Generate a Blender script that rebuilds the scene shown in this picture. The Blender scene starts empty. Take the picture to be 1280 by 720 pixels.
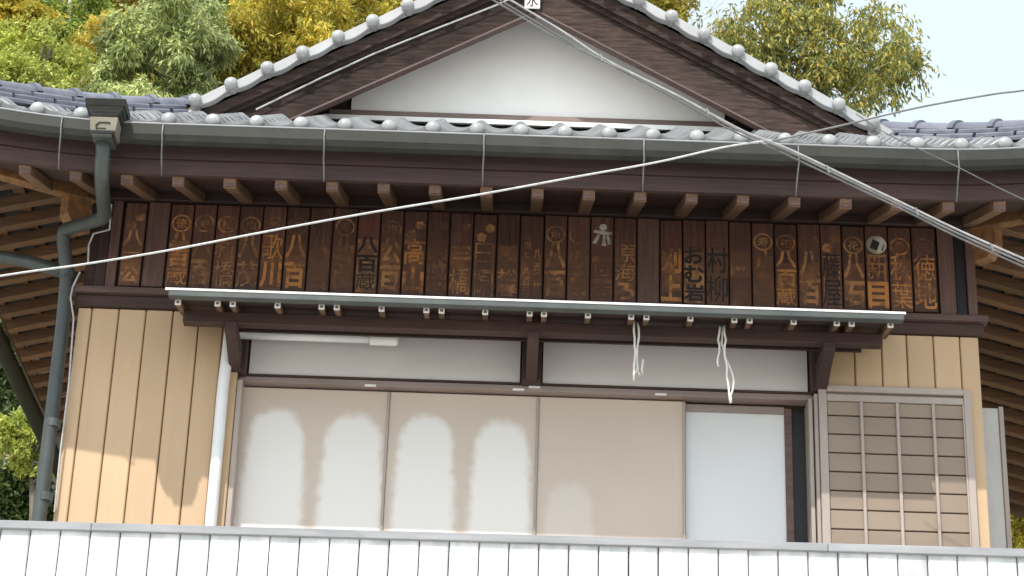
import bpy, bmesh, math, random
import numpy as np
from mathutils import Vector, Matrix
random.seed(7)
rng = np.random.default_rng(7)
D = bpy.data
S = bpy.context.scene
C = S.collection

# ------------------------------------------------------------------ camera
F, PIT, ROLL, CZ = 2850.0, math.radians(25), math.radians(1.9), 1.6   # focal length in photo pixels
cam_d = D.cameras.new('camera'); cam = D.objects.new('camera', cam_d); C.objects.link(cam)
cam_d.sensor_width = 36; cam_d.lens = F / 1280 * 36; cam_d.clip_end = 2000; cam_d.clip_start = .1
_c, _s = math.cos(ROLL), math.sin(ROLL)
_r0, _u0, _f0 = Vector((1, 0, 0)), Vector((0, -math.sin(PIT), math.cos(PIT))), Vector((0, math.cos(PIT), math.sin(PIT)))
_r, _u = _r0 * _c + _u0 * _s, _u0 * _c - _r0 * _s
M3 = Matrix((_r, _u, -_f0)).transposed()
cam.matrix_world = Matrix.Translation((0, 0, CZ)) @ M3.to_4x4()
S.camera = cam

# ------------------------------------------------------------------ sky and sun
SUN_DIR = Vector((.40, 1.0, -1.48)).normalized()          # direction the light travels
w = D.worlds.new('World'); S.world = w; w.use_nodes = True
nt = w.node_tree; nt.nodes.clear()
sky = nt.nodes.new('ShaderNodeTexSky'); sky.sky_type = 'NISHITA'; sky.sun_disc = False
sky.sun_elevation = math.asin(-SUN_DIR.z); sky.sun_rotation = math.atan2(-SUN_DIR.x, -SUN_DIR.y)
sky.air_density = 1.0; sky.dust_density = 2.2; sky.ozone_density = .8
bg = nt.nodes.new('ShaderNodeBackground'); bg.inputs['Strength'].default_value = .15
wo = nt.nodes.new('ShaderNodeOutputWorld')
hz = nt.nodes.new('ShaderNodeMix'); hz.data_type = 'RGBA'; hz.inputs['Factor'].default_value = .5; hz.inputs['B'].default_value = (4.7, 5.2, 4.9, 1)   # thin bright overall haze
nt.links.new(sky.outputs[0], hz.inputs['A']); nt.links.new(hz.outputs['Result'], bg.inputs[0]); nt.links.new(bg.outputs[0], wo.inputs[0])
sl = D.lights.new('sun', 'SUN'); sl.energy = 2.3; sl.angle = math.radians(.55); sl.color = (1, .95, .87)
so = D.objects.new('sun', sl); C.objects.link(so)
so.rotation_euler = SUN_DIR.to_track_quat('-Z', 'Y').to_euler(); so.location = (-8, -20, 40)
S.view_settings.view_transform = 'Standard'; S.view_settings.look = 'None'
S.view_settings.gamma = 1; S.view_settings.use_curve_mapping = False
S.view_settings.exposure = 1.0

# ------------------------------------------------------------------ helpers
def U(px, py, Y):
    """photo pixel -> point on the vertical plane y = Y"""
    u, v = (px - 640) / F, (py - 360) / F
    u2, v2 = _c * u + _s * v, -_s * u + _c * v
    d = Vector((u2, math.cos(PIT) + v2 * math.sin(PIT), math.sin(PIT) - v2 * math.cos(PIT)))
    t = Y / d.y
    return Vector((t * d.x, Y, CZ + t * d.z))

class MB:
    def __init__(s): s.v, s.f = [], []
    def add(s, vs, fs):
        o = len(s.v); s.v += [tuple(p) for p in vs]; s.f += [tuple(i + o for i in f) for f in fs]; return s
    def hexa(s, p):
        return s.add(p, [(0, 3, 2, 1), (4, 5, 6, 7), (0, 1, 5, 4), (1, 2, 6, 5), (2, 3, 7, 6), (3, 0, 4, 7)])
    def box(s, x0, x1, y0, y1, z0, z1):
        return s.hexa([(x0, y0, z0), (x1, y0, z0), (x1, y1, z0), (x0, y1, z0), (x0, y0, z1), (x1, y0, z1), (x1, y1, z1), (x0, y1, z1)])
    def beam(s, a, b, wd, h, up=Vector((0, 0, 1))):
        """bar from a to b; a, b lie on the middle of its underside"""
        a, b = Vector(a), Vector(b); d = (b - a).normalized(); sd = d.cross(up).normalized() * (wd / 2); uu = sd.cross(d).normalized() * h
        return s.hexa([a - sd, a + sd, b + sd, b - sd, a - sd + uu, a + sd + uu, b + sd + uu, b - sd + uu])
    def prism(s, poly, y0, y1):
        """poly: (x, z) outline pulled from y0 to y1"""
        n = len(poly)
        s.add([(x, y0, z) for x, z in poly] + [(x, y1, z) for x, z in poly],
              [tuple(range(n)), tuple(range(2 * n - 1, n - 1, -1))] + [(i, i + n, (i + 1) % n + n, (i + 1) % n) for i in range(n)])
        return s
    def tube(s, pts, rad, n=8, caps=True):
        pts = [Vector(p) for p in pts]; m = len(pts)
        rad = rad if isinstance(rad, (list, tuple)) else [rad] * m
        vs, prev = [], None
        for i, p in enumerate(pts):
            t = (pts[min(i + 1, m - 1)] - pts[max(i - 1, 0)]).normalized()
            if prev is None:
                a = t.cross(Vector((0, 0, 1)) if abs(t.z) < .9 else Vector((0, 1, 0))).normalized()
            else:
                a = (prev - t * prev.dot(t)).normalized()
            prev = a; b = t.cross(a)
            for k in range(n):
                th = 2 * math.pi * k / n
                vs.append(p + (a * math.cos(th) + b * math.sin(th)) * rad[i])
        fs = [(i * n + k, i * n + (k + 1) % n, (i + 1) * n + (k + 1) % n, (i + 1) * n + k) for i in range(m - 1) for k in range(n)]
        if caps: fs += [tuple(range(n - 1, -1, -1)), tuple(range((m - 1) * n, m * n))]
        return s.add(vs, fs)
    def rect_tube(s, pts, wx, wy):
        """square-section pipe through points (section in x and y)"""
        pts = [Vector(p) for p in pts]; vs = []
        for p in pts: vs += [(p.x - wx, p.y - wy, p.z), (p.x + wx, p.y - wy, p.z), (p.x + wx, p.y + wy, p.z), (p.x - wx, p.y + wy, p.z)]
        m = len(pts)
        fs = [(i * 4 + k, i * 4 + (k + 1) % 4, i * 4 + 4 + (k + 1) % 4, i * 4 + 4 + k) for i in range(m - 1) for k in range(4)]
        return s.add(vs, fs + [(3, 2, 1, 0), tuple(range(4 * m - 4, 4 * m))])
    def sphere(s, c, r, n=12, m=8):
        c = Vector(c); r = Vector(r) if not isinstance(r, (int, float)) else Vector((r, r, r))
        vs = [c + Vector((0, 0, r.z))]
        for j in range(1, m):
            ph = math.pi * j / m
            for i in range(n):
                th = 2 * math.pi * i / n
                vs.append(c + Vector((r.x * math.sin(ph) * math.cos(th), r.y * math.sin(ph) * math.sin(th), r.z * math.cos(ph))))
        vs.append(c - Vector((0, 0, r.z))); L = len(vs) - 1
        fs = [(0, 1 + i, 1 + (i + 1) % n) for i in range(n)]
        fs += [(1 + j * n + i, 1 + (j + 1) * n + i, 1 + (j + 1) * n + (i + 1) % n, 1 + j * n + (i + 1) % n) for j in range(m - 2) for i in range(n)]
        fs += [(1 + (m - 2) * n + (i + 1) % n, 1 + (m - 2) * n + i, L) for i in range(n)]
        return s.add(vs, fs)
    def mesh(s, name, mat, smooth=False):
        me = D.meshes.new(name); me.from_pydata(s.v, [], s.f); me.update()
        bm = bmesh.new(); bm.from_mesh(me); bmesh.ops.recalc_face_normals(bm, faces=bm.faces); bm.to_mesh(me); bm.free()
        if smooth: me.shade_smooth()
        if mat: me.materials.append(mat)
        return me
    def obj(s, name, mat, parent=None, smooth=False, bevel=0, auto=0):
        return link(name, s.mesh(name, mat, smooth), parent, bevel, auto)

def link(name, me, parent=None, bevel=0, auto=0):
    o = D.objects.new(name, me); C.objects.link(o); o.parent = parent
    if bevel:
        b = o.modifiers.new('bevel', 'BEVEL'); b.width = bevel; b.segments = 1; b.limit_method = 'ANGLE'
    if auto:
        o.data.shade_smooth(); o.data.set_sharp_from_angle(angle=math.radians(auto))
    return o
def tag(o, label, cat=None, group=None, kind=None):
    if label: o['label'] = label
    if cat: o['category'] = cat
    if group: o['group'] = group
    if kind: o['kind'] = kind
    return o
def empty(name, loc, label, cat, group=None):
    o = D.objects.new(name, None); C.objects.link(o); o.empty_display_size = .2
    o.location = loc
    return tag(o, label, cat, group)
def under(o, p):
    """parent keeping world position (parts are built in world coordinates)"""
    o.parent = p; o.matrix_parent_inverse = Matrix.Translation(p.location).inverted(); return o

# ------------------------------------------------------------------ materials
def new_mat(name):
    m = D.materials.new(name); m.use_nodes = True; t = m.node_tree
    return m, t, t.nodes['Principled BSDF'], (lambda k: t.nodes.new('ShaderNode' + k)), t.links.new
def ramp(N, stops):
    r = N('ValToRGB'); e = r.color_ramp.elements
    while len(e) < len(stops): e.new(.5)
    for i, (p, c) in enumerate(stops): e[i].position = p; e[i].color = (*c, 1) if len(c) == 3 else c
    return r
def coords(N, L, scale=(1, 1, 1), rnd=True):
    tc = N('TexCoord'); mp = N('Mapping'); mp.inputs['Scale'].default_value = scale
    L(tc.outputs['Object'], mp.inputs[0])
    if rnd:
        oi = N('ObjectInfo'); m = N('Math'); m.operation = 'MULTIPLY'; m.inputs[1].default_value = 37.0
        L(oi.outputs['Random'], m.inputs[0]); cb = N('CombineXYZ')
        for i in range(3): L(m.outputs[0], cb.inputs[i])
        L(cb.outputs[0], mp.inputs['Location'])
    return mp
def noisy(name, c1, c2, scale=(1, 1, 1), freq=6, rough=.6, bump=.2, bdist=.004, detail=6, tint=.25, spec=.5, rr=.15, metal=0, fine=None):
    """two-tone noise surface; per-object tint; bump from the same grain"""
    m, t, B, N, L = new_mat(name)
    mp = coords(N, L, scale)
    n = N('TexNoise'); n.inputs['Scale'].default_value = freq; n.inputs['Detail'].default_value = detail; n.inputs['Roughness'].default_value = .65
    L(mp.outputs[0], n.inputs['Vector'])
    r = ramp(N, [(.3, c1), (.7, c2)]); L(n.outputs['Fac'], r.inputs[0])
    oi = N('ObjectInfo'); mr = N('MapRange'); mr.inputs['To Min'].default_value = 1 - tint; mr.inputs['To Max'].default_value = 1 + tint
    L(oi.outputs['Random'], mr.inputs[0])
    # broad weathering
    n2 = N('TexNoise'); n2.inputs['Scale'].default_value = 1.7; n2.inputs['Detail'].default_value = 4
    tc = N('TexCoord'); L(tc.outputs['Object'], n2.inputs['Vector'])
    m2 = N('MapRange'); m2.inputs['From Min'].default_value = .3; m2.inputs['From Max'].default_value = .7
    m2.inputs['To Min'].default_value = 1 - tint * .8; m2.inputs['To Max'].default_value = 1 + tint * .5; L(n2.outputs['Fac'], m2.inputs[0])
    mu = N('Math'); mu.operation = 'MULTIPLY'; L(mr.outputs[0], mu.inputs[0]); L(m2.outputs[0], mu.inputs[1])
    hs = N('HueSaturation'); L(mu.outputs[0], hs.inputs['Value']); L(r.outputs[0], hs.inputs['Color'])
    L(hs.outputs[0], B.inputs['Base Color'])
    m3 = N('MapRange'); m3.inputs['To Min'].default_value = rough - rr; m3.inputs['To Max'].default_value = min(1, rough + rr); L(n.outputs['Fac'], m3.inputs[0]); L(m3.outputs[0], B.inputs['Roughness'])
    bp = N('Bump'); bp.inputs['Strength'].default_value = bump; bp.inputs['Distance'].default_value = bdist
    L(n.outputs['Fac'], bp.inputs['Height']); L(bp.outputs[0], B.inputs['Normal'])
    B.inputs['Specular IOR Level'].default_value = spec; B.inputs['Metallic'].default_value = metal
    return m

WX, WY, WZ = (.6, 14, 14), (14, .6, 14), (14, 14, .6)     # grain along x / y / z
DK1, DK2 = (.027, .013, .011), (.070, .036, .030)
m_dark_x = noisy('dark_wood_along', DK1, DK2, WX, 5, .7, .35)
m_dark_y = noisy('dark_wood_across', DK1, DK2, WY, 5, .7, .35)
m_dark_z = noisy('dark_wood_upright', DK1, DK2, WZ, 5, .7, .35)
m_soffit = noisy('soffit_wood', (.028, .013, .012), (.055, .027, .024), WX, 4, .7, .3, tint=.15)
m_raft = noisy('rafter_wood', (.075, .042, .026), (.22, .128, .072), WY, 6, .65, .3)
m_raft_x = noisy('side_rafter_wood', (.10, .052, .03), (.21, .115, .06), WX, 6, .65, .3)
m_hip = noisy('hip_rafter_wood', (.12, .058, .025), (.30, .15, .06), (5, 5, 5), 4, .6, .3)
m_rail = noisy('greyed_rail_wood', (.12, .085, .075), (.20, .145, .13), WX, 5, .6, .3)
m_barge = noisy('weathered_bargeboard', (.012, .009, .009), (.072, .048, .040), (1.2, 12, 10), 5, .85, .6, tint=.25, spec=.15)
m_lip = noisy('reddish_trim_wood', (.06, .034, .030), (.13, .078, .068), WX, 5, .6, .3)
m_plank = noisy('plaque_wood', (.055, .025, .018), (.140, .064, .045), WZ, 4, .6, .4, tint=.28)
m_plank_plain = noisy('plaque_wood_pale', (.08, .042, .034), (.15, .083, .068), WZ, 4, .6, .4, tint=.12)
m_tan = noisy('tan_siding', (.53, .365, .215), (.57, .395, .24), (5, 5, .35), 3, .5, .03, tint=.07, rr=.05)
m_plaster = noisy('white_plaster', (.85, .835, .82), (.90, .885, .87), (1, 1, 1), 5, .9, .05, tint=.03)
m_cgut = noisy('canopy_gutter_grey', (.042, .051, .050), (.072, .084, .081), (1, 1, 1), 5, .45, .06, tint=.1)
m_gutter = noisy('gutter_green_grey', (.020, .021, .018), (.040, .041, .036), (1, 1, 1), 5, .55, .06, tint=.1, spec=.25)
m_pipe = noisy('downpipe_green_grey', (.036, .044, .043), (.070, .080, .076), (1, 1, 1), 5, .4, .05, tint=.06)
m_head = noisy('rain_head_brown_grey', (.16, .14, .105), (.24, .21, .165), (1, 1, 1), 6, .4, .1, tint=.1)
m_tile = noisy('glazed_grey_tile', (.32, .325, .335), (.45, .455, .465), (1, 1, 1), 9, .32, .06, tint=.12, rr=.1)
m_tile_blue = noisy('blue_grey_ridge_tile', (.105, .110, .145), (.195, .20, .24), (1, 1, 1), 9, .3, .06, tint=.12, rr=.1)
m_tile_pale = noisy('pale_silver_tile', (.24, .245, .25), (.40, .405, .41), (1, 1, 1), 9, .28, .06, tint=.06, rr=.1)
m_verge = noisy('pale_verge_tile', (.30, .305, .315), (.40, .405, .415), (1, 1, 1), 3, .35, .03, tint=.06, rr=.06)
m_white = noisy('white_paint', (.74, .74, .73), (.82, .82, .81), (1, 1, 1), 6, .45, .04, tint=.03)
m_pipe_white = noisy('white_pvc', (.70, .71, .72), (.80, .80, .80), (1, 1, 1), 4, .35, .02, tint=.03)
m_fence = noisy('white_metal_cladding', (.40, .41, .43), (.80, .80, .81), (2.2, 2.2, .8), 2.2, .45, .03, tint=.10)
m_cap = noisy('pale_metal_cap', (.23, .235, .25), (.33, .335, .35), (.5, 4, 4), 5, .4, .08, tint=.08)
m_alu = noisy('bronze_aluminium', (.33, .275, .24), (.41, .345, .30), (1, 1, .3), 5, .4, .04, tint=.06)
m_alu_dark = noisy('track_aluminium', (.22, .17, .155), (.30, .24, .22), (.3, 1, 1), 5, .4, .04, tint=.06)
m_louver = noisy('taupe_shutter_board', (.245, .185, .138), (.28, .215, .163), (.4, 2, 2), 4, .55, .03, tint=.05)
m_side = noisy('side_panel_metal', (.44, .43, .42), (.52, .51, .50), (1, 1, 1), 4, .5, .03, tint=.03)
m_black = noisy('dark_recess', (.010, .010, .014), (.02, .02, .026), (1, 1, 1), 3, .5, .02)
m_shadow_gap = noisy('joint_backing', (.05, .045, .04), (.08, .07, .06), (1, 1, 1), 3, .8, .02)
m_string = noisy('white_cord', (.62, .60, .57), (.78, .76, .73), (1, 1, 1), 30, .8, .1, tint=.05)
m_cable = noisy('grey_cable', (.11, .11, .12), (.22, .22, .23), (1, 1, 1), 12, .45, .1, tint=.06)
m_cable_lt = noisy('light_grey_cable', (.24, .24, .25), (.42, .42, .43), (1, 1, 1), 25, .5, .1, tint=.06)
m_cable_dk = noisy('dark_cable', (.08, .08, .085), (.14, .14, .145), (1, 1, 1), 12, .5, .1, tint=.06)
m_wire = noisy('pale_wire', (.36, .36, .37), (.58, .58, .58), (1, 1, 1), 40, .35, .1, tint=.06)
m_deck = noisy('deck_pale_coating', (.70, .69, .67), (.78, .77, .75), (1, 1, 1), 4, .7, .1, tint=.05)
m_ring_dark = noisy('cap_hole', (.03, .025, .022), (.05, .04, .035), (1, 1, 1), 5, .8, .05)

def frosted(name, c, rough):
    m, t, B, N, L = new_mat(name)
    mp = coords(N, L, (1, 1, 1)); n = N('TexNoise'); n.inputs['Scale'].default_value = 2.2; n.inputs['Detail'].default_value = 5; L(mp.outputs[0], n.inputs['Vector'])
    r = ramp(N, [(.3, tuple(x * .93 for x in c)), (.75, c)]); L(n.outputs['Fac'], r.inputs[0]); L(r.outputs[0], B.inputs['Base Color'])
    B.inputs['Roughness'].default_value = rough; B.inputs['Coat Weight'].default_value = .5; B.inputs['Coat Roughness'].default_value = .08
    return m
m_glass = frosted('frosted_door_glass', (.70, .70, .70), .35)
m_transom = frosted('frosted_transom_glass', (.78, .73, .73), .4)
m_darkglass = frosted('dark_glass', (.018, .018, .03), .12)

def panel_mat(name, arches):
    """painted shutter sheet with paler arch-shaped patches (x centre, half width, crown z, strength)"""
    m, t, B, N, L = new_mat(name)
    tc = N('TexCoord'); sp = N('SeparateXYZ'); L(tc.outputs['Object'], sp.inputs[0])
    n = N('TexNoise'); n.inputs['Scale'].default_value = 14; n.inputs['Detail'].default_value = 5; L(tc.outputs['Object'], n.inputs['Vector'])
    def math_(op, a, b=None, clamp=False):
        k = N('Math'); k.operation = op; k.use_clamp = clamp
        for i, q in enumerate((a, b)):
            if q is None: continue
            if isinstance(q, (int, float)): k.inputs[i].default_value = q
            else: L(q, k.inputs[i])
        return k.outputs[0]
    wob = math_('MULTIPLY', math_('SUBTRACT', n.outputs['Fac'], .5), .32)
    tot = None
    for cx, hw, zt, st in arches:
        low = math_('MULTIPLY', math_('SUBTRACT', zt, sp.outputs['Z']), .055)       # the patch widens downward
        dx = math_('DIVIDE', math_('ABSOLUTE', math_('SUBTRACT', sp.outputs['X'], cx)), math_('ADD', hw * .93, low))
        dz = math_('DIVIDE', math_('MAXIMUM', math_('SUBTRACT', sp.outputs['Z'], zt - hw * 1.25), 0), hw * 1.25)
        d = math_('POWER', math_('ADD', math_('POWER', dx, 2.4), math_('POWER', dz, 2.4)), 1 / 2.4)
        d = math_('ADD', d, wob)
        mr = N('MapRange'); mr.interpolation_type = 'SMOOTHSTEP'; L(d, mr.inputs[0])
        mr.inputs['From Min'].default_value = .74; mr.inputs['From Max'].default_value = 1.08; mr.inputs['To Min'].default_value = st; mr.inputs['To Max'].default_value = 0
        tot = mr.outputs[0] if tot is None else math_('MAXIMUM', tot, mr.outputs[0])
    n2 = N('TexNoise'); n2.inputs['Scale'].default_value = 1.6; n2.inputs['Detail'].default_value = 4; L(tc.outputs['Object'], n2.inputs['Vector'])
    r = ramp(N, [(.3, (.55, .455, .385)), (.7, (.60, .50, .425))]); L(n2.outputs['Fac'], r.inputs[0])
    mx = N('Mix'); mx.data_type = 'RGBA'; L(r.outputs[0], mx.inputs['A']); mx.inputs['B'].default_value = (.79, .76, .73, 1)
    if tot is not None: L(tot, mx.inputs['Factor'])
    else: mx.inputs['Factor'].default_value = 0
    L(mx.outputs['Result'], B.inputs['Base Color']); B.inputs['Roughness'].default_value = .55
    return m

def paint_mat(name, col, wood, keep):
    """old sign paint, worn through to the wood"""
    m, t, B, N, L = new_mat(name)
    mp = coords(N, L, (1, 1, 1)); n = N('TexNoise'); n.inputs['Scale'].default_value = 22; n.inputs['Detail'].default_value = 7; n.inputs['Roughness'].default_value = .7
    L(mp.outputs[0], n.inputs['Vector'])
    n2 = N('TexNoise'); n2.inputs['Scale'].default_value = 6; n2.inputs['Detail'].default_value = 3; L(mp.outputs[0], n2.inputs['Vector'])
    a = N('Math'); a.operation = 'ADD'; L(n.outputs['Fac'], a.inputs[0]); L(n2.outputs['Fac'], a.inputs[1])
    mr = N('MapRange'); mr.inputs['From Min'].default_value = .88 + (1 - keep) * .3; mr.inputs['From Max'].default_value = 1.08 + (1 - keep) * .3
    mr.inputs['To Max'].default_value = .25 + .75 * keep; mr.inputs['To Min'].default_value = .2 * keep
    L(a.outputs[0], mr.inputs[0])
    mx = N('Mix'); mx.data_type = 'RGBA'; L(mr.outputs[0], mx.inputs['Factor']); mx.inputs['A'].default_value = (*wood, 1); mx.inputs['B'].default_value = (*col, 1)
    L(mx.outputs['Result'], B.inputs['Base Color']); B.inputs['Roughness'].default_value = .75
    return m
WOOD = (.095, .043, .029)
OCH, ORG, RED = (.44, .215, .085), (.50, .21, .06), (.26, .055, .036)
p_och = paint_mat('ochre_paint', OCH, WOOD, .85); p_org = paint_mat('orange_paint', ORG, WOOD, .95)
p_faint = paint_mat('faded_ochre_paint', OCH, WOOD, .45); p_red = paint_mat('worn_red_paint', RED, WOOD, .75)
p_red_faint = paint_mat('faded_red_paint', (.15, .05, .035), WOOD, .4)
p_black = paint_mat('worn_black_paint', (.016, .016, .018), (.03, .022, .02), .9)
p_white = paint_mat('worn_white_paint', (.55, .52, .44), (.2, .17, .12), .95)
p_smear = paint_mat('faded_paint_ground', (.23, .105, .045), WOOD, .72)
p_sign = paint_mat('sign_white', (.8, .8, .8), (.7, .7, .68), 1)

def leaf_mat(name, cols, trans=.35):
    m, t, B, N, L = new_mat(name)
    g = N('NewGeometry'); r = ramp(N, [(i / max(1, len(cols) - 1), c) for i, c in enumerate(cols)]); L(g.outputs['Random Per Island'], r.inputs[0])
    tc = N('TexCoord'); n = N('TexNoise'); n.inputs['Scale'].default_value = .9; n.inputs['Detail'].default_value = 3; L(tc.outputs['Object'], n.inputs['Vector'])
    mr = N('MapRange'); mr.inputs['From Min'].default_value = .3; mr.inputs['From Max'].default_value = .7; mr.inputs['To Min'].default_value = .95; mr.inputs['To Max'].default_value = 1.95; L(n.outputs['Fac'], mr.inputs[0])
    hs = N('HueSaturation'); L(r.outputs[0], hs.inputs['Color']); L(mr.outputs[0], hs.inputs['Value'])
    L(hs.outputs[0], B.inputs['Base Color']); B.inputs['Roughness'].default_value = .5; B.inputs['Specular IOR Level'].default_value = .35
    tr = N('BsdfTranslucent'); L(hs.outputs[0], tr.inputs['Color']); mx = N('MixShader'); mx.inputs[0].default_value = trans
    L(B.outputs[0], mx.inputs[1]); L(tr.outputs[0], mx.inputs[2]); L(mx.outputs[0], t.nodes['Material Output'].inputs['Surface'])
    return m
m_bark = noisy('grey_bark', (.10, .08, .06), (.22, .19, .15), (6, 6, 1), 4, .9, .6)
m_bark_pale = noisy('pale_bark', (.26, .23, .19), (.40, .36, .31), (6, 6, 1), 4, .9, .4)
m_culm = noisy('bamboo_culm', (.12, .15, .05), (.22, .24, .09), (4, 4, 1), 3, .5, .2)
m_ground = noisy('hillside_soil', (.05, .045, .025), (.10, .11, .04), (1, 1, 1), .6, .95, .5, bdist=.1)
m_drive = noisy('pale_gravel_ground', (.30, .28, .25), (.40, .38, .35), (1, 1, 1), 3, .9, .3, bdist=.02)

# ------------------------------------------------------------------ terrain
def sstep(a, b, v):
    t = min(1, max(0, (v - a) / (b - a))); return t * t * (3 - 2 * t)
def gz(x, y):
    z = 2.6 * sstep(8, 10.5, y)
    k = .95 - .70 * sstep(-1, 10, x)
    if y > 23: z += (min(y, 75) - 23) * k
    return z
gx = list(np.linspace(-14, 14, 29)); gx = [-400, -150, -60, -30] + gx + [30, 60, 150, 400]
gy = [-300, -100, -30, -10, 0, 4] + list(np.linspace(8, 10.5, 6)) + [14, 18, 23, 26, 30, 35, 40, 48, 60, 75, 120, 300, 700]
vs = [(x, y, gz(x, y)) for y in gy for x in gx]; nx = len(gx)
b = MB(); b.add(vs, [(j * nx + i, j * nx + i + 1, (j + 1) * nx + i + 1, (j + 1) * nx + i) for j in range(len(gy) - 1) for i in range(nx - 1)])
gm, t, B, N, L = new_mat('ground_mix')
tc = N('TexCoord'); sp = N('SeparateXYZ'); L(tc.outputs['Object'], sp.inputs[0])
mr = N('MapRange'); mr.inputs['From Min'].default_value = 20; mr.inputs['From Max'].default_value = 22; L(sp.outputs['Y'], mr.inputs[0])
n = N('TexNoise'); n.inputs['Scale'].default_value = 1.5; n.inputs['Detail'].default_value = 8; L(tc.outputs['Object'], n.inputs['Vector'])
r1 = ramp(N, [(.3, (.38, .36, .32)), (.7, (.46, .44, .40))]); r2 = ramp(N, [(.3, (.05, .05, .025)), (.7, (.09, .11, .04))])
L(n.outputs['Fac'], r1.inputs[0]); L(n.outputs['Fac'], r2.inputs[0])
mx = N('Mix'); mx.data_type = 'RGBA'; L(mr.outputs[0], mx.inputs['Factor']); L(r1.outputs[0], mx.inputs['A']); L(r2.outputs[0], mx.inputs['B']); L(mx.outputs['Result'], B.inputs['Base Color']); B.inputs['Roughness'].default_value = .9
o = b.obj('ground', gm, None, True); tag(o, None, None, None, 'structure')

# ------------------------------------------------------------------ the house
XL, XR, YW, XC = -2.702, 2.920, 13.0, .11
EY = 11.95                                   # front eave
EXL, EXR = -3.66, 3.88                       # side eaves
def sori(x):
    d = max(0, abs(x - XC) - 2.3); return .088 * d * d
house = empty('house', (XC, YW, gz(0, 13)), 'two-storey tan-sided house with tiled hip-and-gable roof and row of wooden plaques', 'house')
def part(mb, name, mat, parent=None, **k):
    """a part of the house, or a sub-part when a parent part is given (all built in world coordinates)"""
    o = mb.obj(name, mat, None, **k)
    if parent is None: return under(o, house)
    o.parent = parent; return o
def X(px, py, Y=YW): return U(px, py, Y).x
def Z(px, py, Y=YW): return U(px, py, Y).z
Z0 = gz(0, 13)

# ---- walls
part(MB().box(XL + .03, XR - .03, 13.32, 17.2, Z0, 8.45), 'wall', m_tan)
part(MB().box(XL + .012, -1.672, 13.012, 13.32, Z0, 7.43), 'wall', m_shadow_gap)
part(MB().box(1.93, XR - .012, 13.012, 13.32, Z0, 7.43), 'wall', m_shadow_gap)
part(MB().box(-1.672, 1.93, 13.02, 13.32, Z0, 5.25), 'wall', m_tan)
part(MB().box(XL + .012, XR - .012, 13.0, 13.32, 7.43, 8.5), 'upper_wall', m_dark_x)
# vertical siding boards either side of the window
def siding(xs):
    for i in range(len(xs) - 1):
        x0, x1 = xs[i] + .003, xs[i + 1] - .003
        c = .006
        pr = [(x0, 0), (x0 + c, -c * 1.2), (x1 - c, -c * 1.2), (x1, 0), (x1, .02), (x0, .02)]
        b = MB(); n = len(pr); y = 12.992 + random.uniform(-.001, .001)
        b.add([(px, y + py, Z0) for px, py in pr] + [(px, y + py, 7.418) for px, py in pr],
              [tuple(range(n)), tuple(range(2 * n - 1, n - 1, -1))] + [(k, k + n, (k + 1) % n + n, (k + 1) % n) for k in range(n)])
        part(b, 'siding_board', m_tan)
siding([XL] + [X(p, 392) for p in (115, 149, 183, 217, 250, 281)] + [-1.672])
siding([1.93] + [X(p, 428) for p in (1067, 1101, 1132.5, 1166, 1199)] + [XR])
for xx in (XL - .001, XR - .013):
    part(MB().box(xx, xx + .014, 13.013, 17.2, Z0, 7.40), 'side_wall_sheet', m_tan)
# belt beam under the plaques
part(MB().box(XL - .02, XR + .03, 12.955, 13.0, 7.424, 7.500), 'belt_beam', m_dark_x, bevel=.004)
part(MB().box(XL - .045, XR + .055, 12.915, 13.0, 7.502, 7.545), 'belt_trim', m_lip, bevel=.004)
part(MB().box(XL - .02, XR + .02, 12.93, 13.02, 8.165, 8.42), 'wall_plate', m_dark_x, bevel=.005)
# posts closing the plaque row at both ends
def post(px0, px1, pyt, pyb, y, mat, name='end_post'):
    part(MB().box(X(px0, pyt), X(px1, pyt), y, 13.0, 7.548, 8.163), name, mat, bevel=.003)
post(142.5, 154.5, 270, 360, 12.955, m_plank_plain); post(128, 141.5, 270, 360, 12.975, m_dark_z)
post(1169.5, 1189, 300, 390, 12.95, m_plank_plain); post(1190, 1203, 300, 390, 12.97, m_black, 'end_gap'); post(1204, 1215, 300, 390, 12.955, m_plank_plain)

# ---- window group
HEAD = 7.358
part(MB().box(-1.69, 1.95, 12.945, 13.10, HEAD, 7.422), 'window_lintel', m_dark_x, bevel=.004)
part(MB().box(-1.66, 1.93, 12.925, 12.944, HEAD - .004, HEAD + .024), 'lintel_lip', m_lip)
for a, bb in ((289.5, 308.5), (653, 677), (1013, 1034)):
    zb = 7.02
    part(MB().box(X(a, 445), X(bb, 445), 12.96, 13.15, zb, HEAD - .005), 'window_post', m_dark_z, bevel=.004)
for a, bb in ((308.5, 653), (677, 1013)):
    f = part(MB().box(X(a, 445), X(bb, 445), 13.10, 13.16, 7.03, HEAD - .002), 'transom_frame', m_dark_x)
    part(MB().box(X(a, 445) + .012, X(bb, 445) - .012, 13.075, 13.10, 7.046, HEAD - .012), 'transom_pane', m_transom, f)
part(MB().box(-1.69, 1.95, 13.055, 13.16, 6.990, 7.026), 'shutter_track', m_alu_dark, bevel=.003)
part(MB().box(-1.69, 1.95, 13.045, 13.072, 7.027, 7.040), 'track_lip', m_dark_x)
part(MB().box(-1.672, -1.640, 13.0, 13.2, 5.25, 6.98), 'window_jamb', m_alu, bevel=.003)
PY = 13.125
pz0, pz1 = 5.27, 6.98
px_ = [X(303, 480, PY), X(488, 484, PY), X(674, 490, PY), X(856, 496, PY)]
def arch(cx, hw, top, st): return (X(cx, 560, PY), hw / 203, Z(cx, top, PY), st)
arches = [[arch(344, 38, 508, .95), arch(441, 39, 515, .95)], [arch(532, 37, 516, .95), arch(627, 37, 523, .95)], [arch(713, 31, 600, .28)]]
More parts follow.
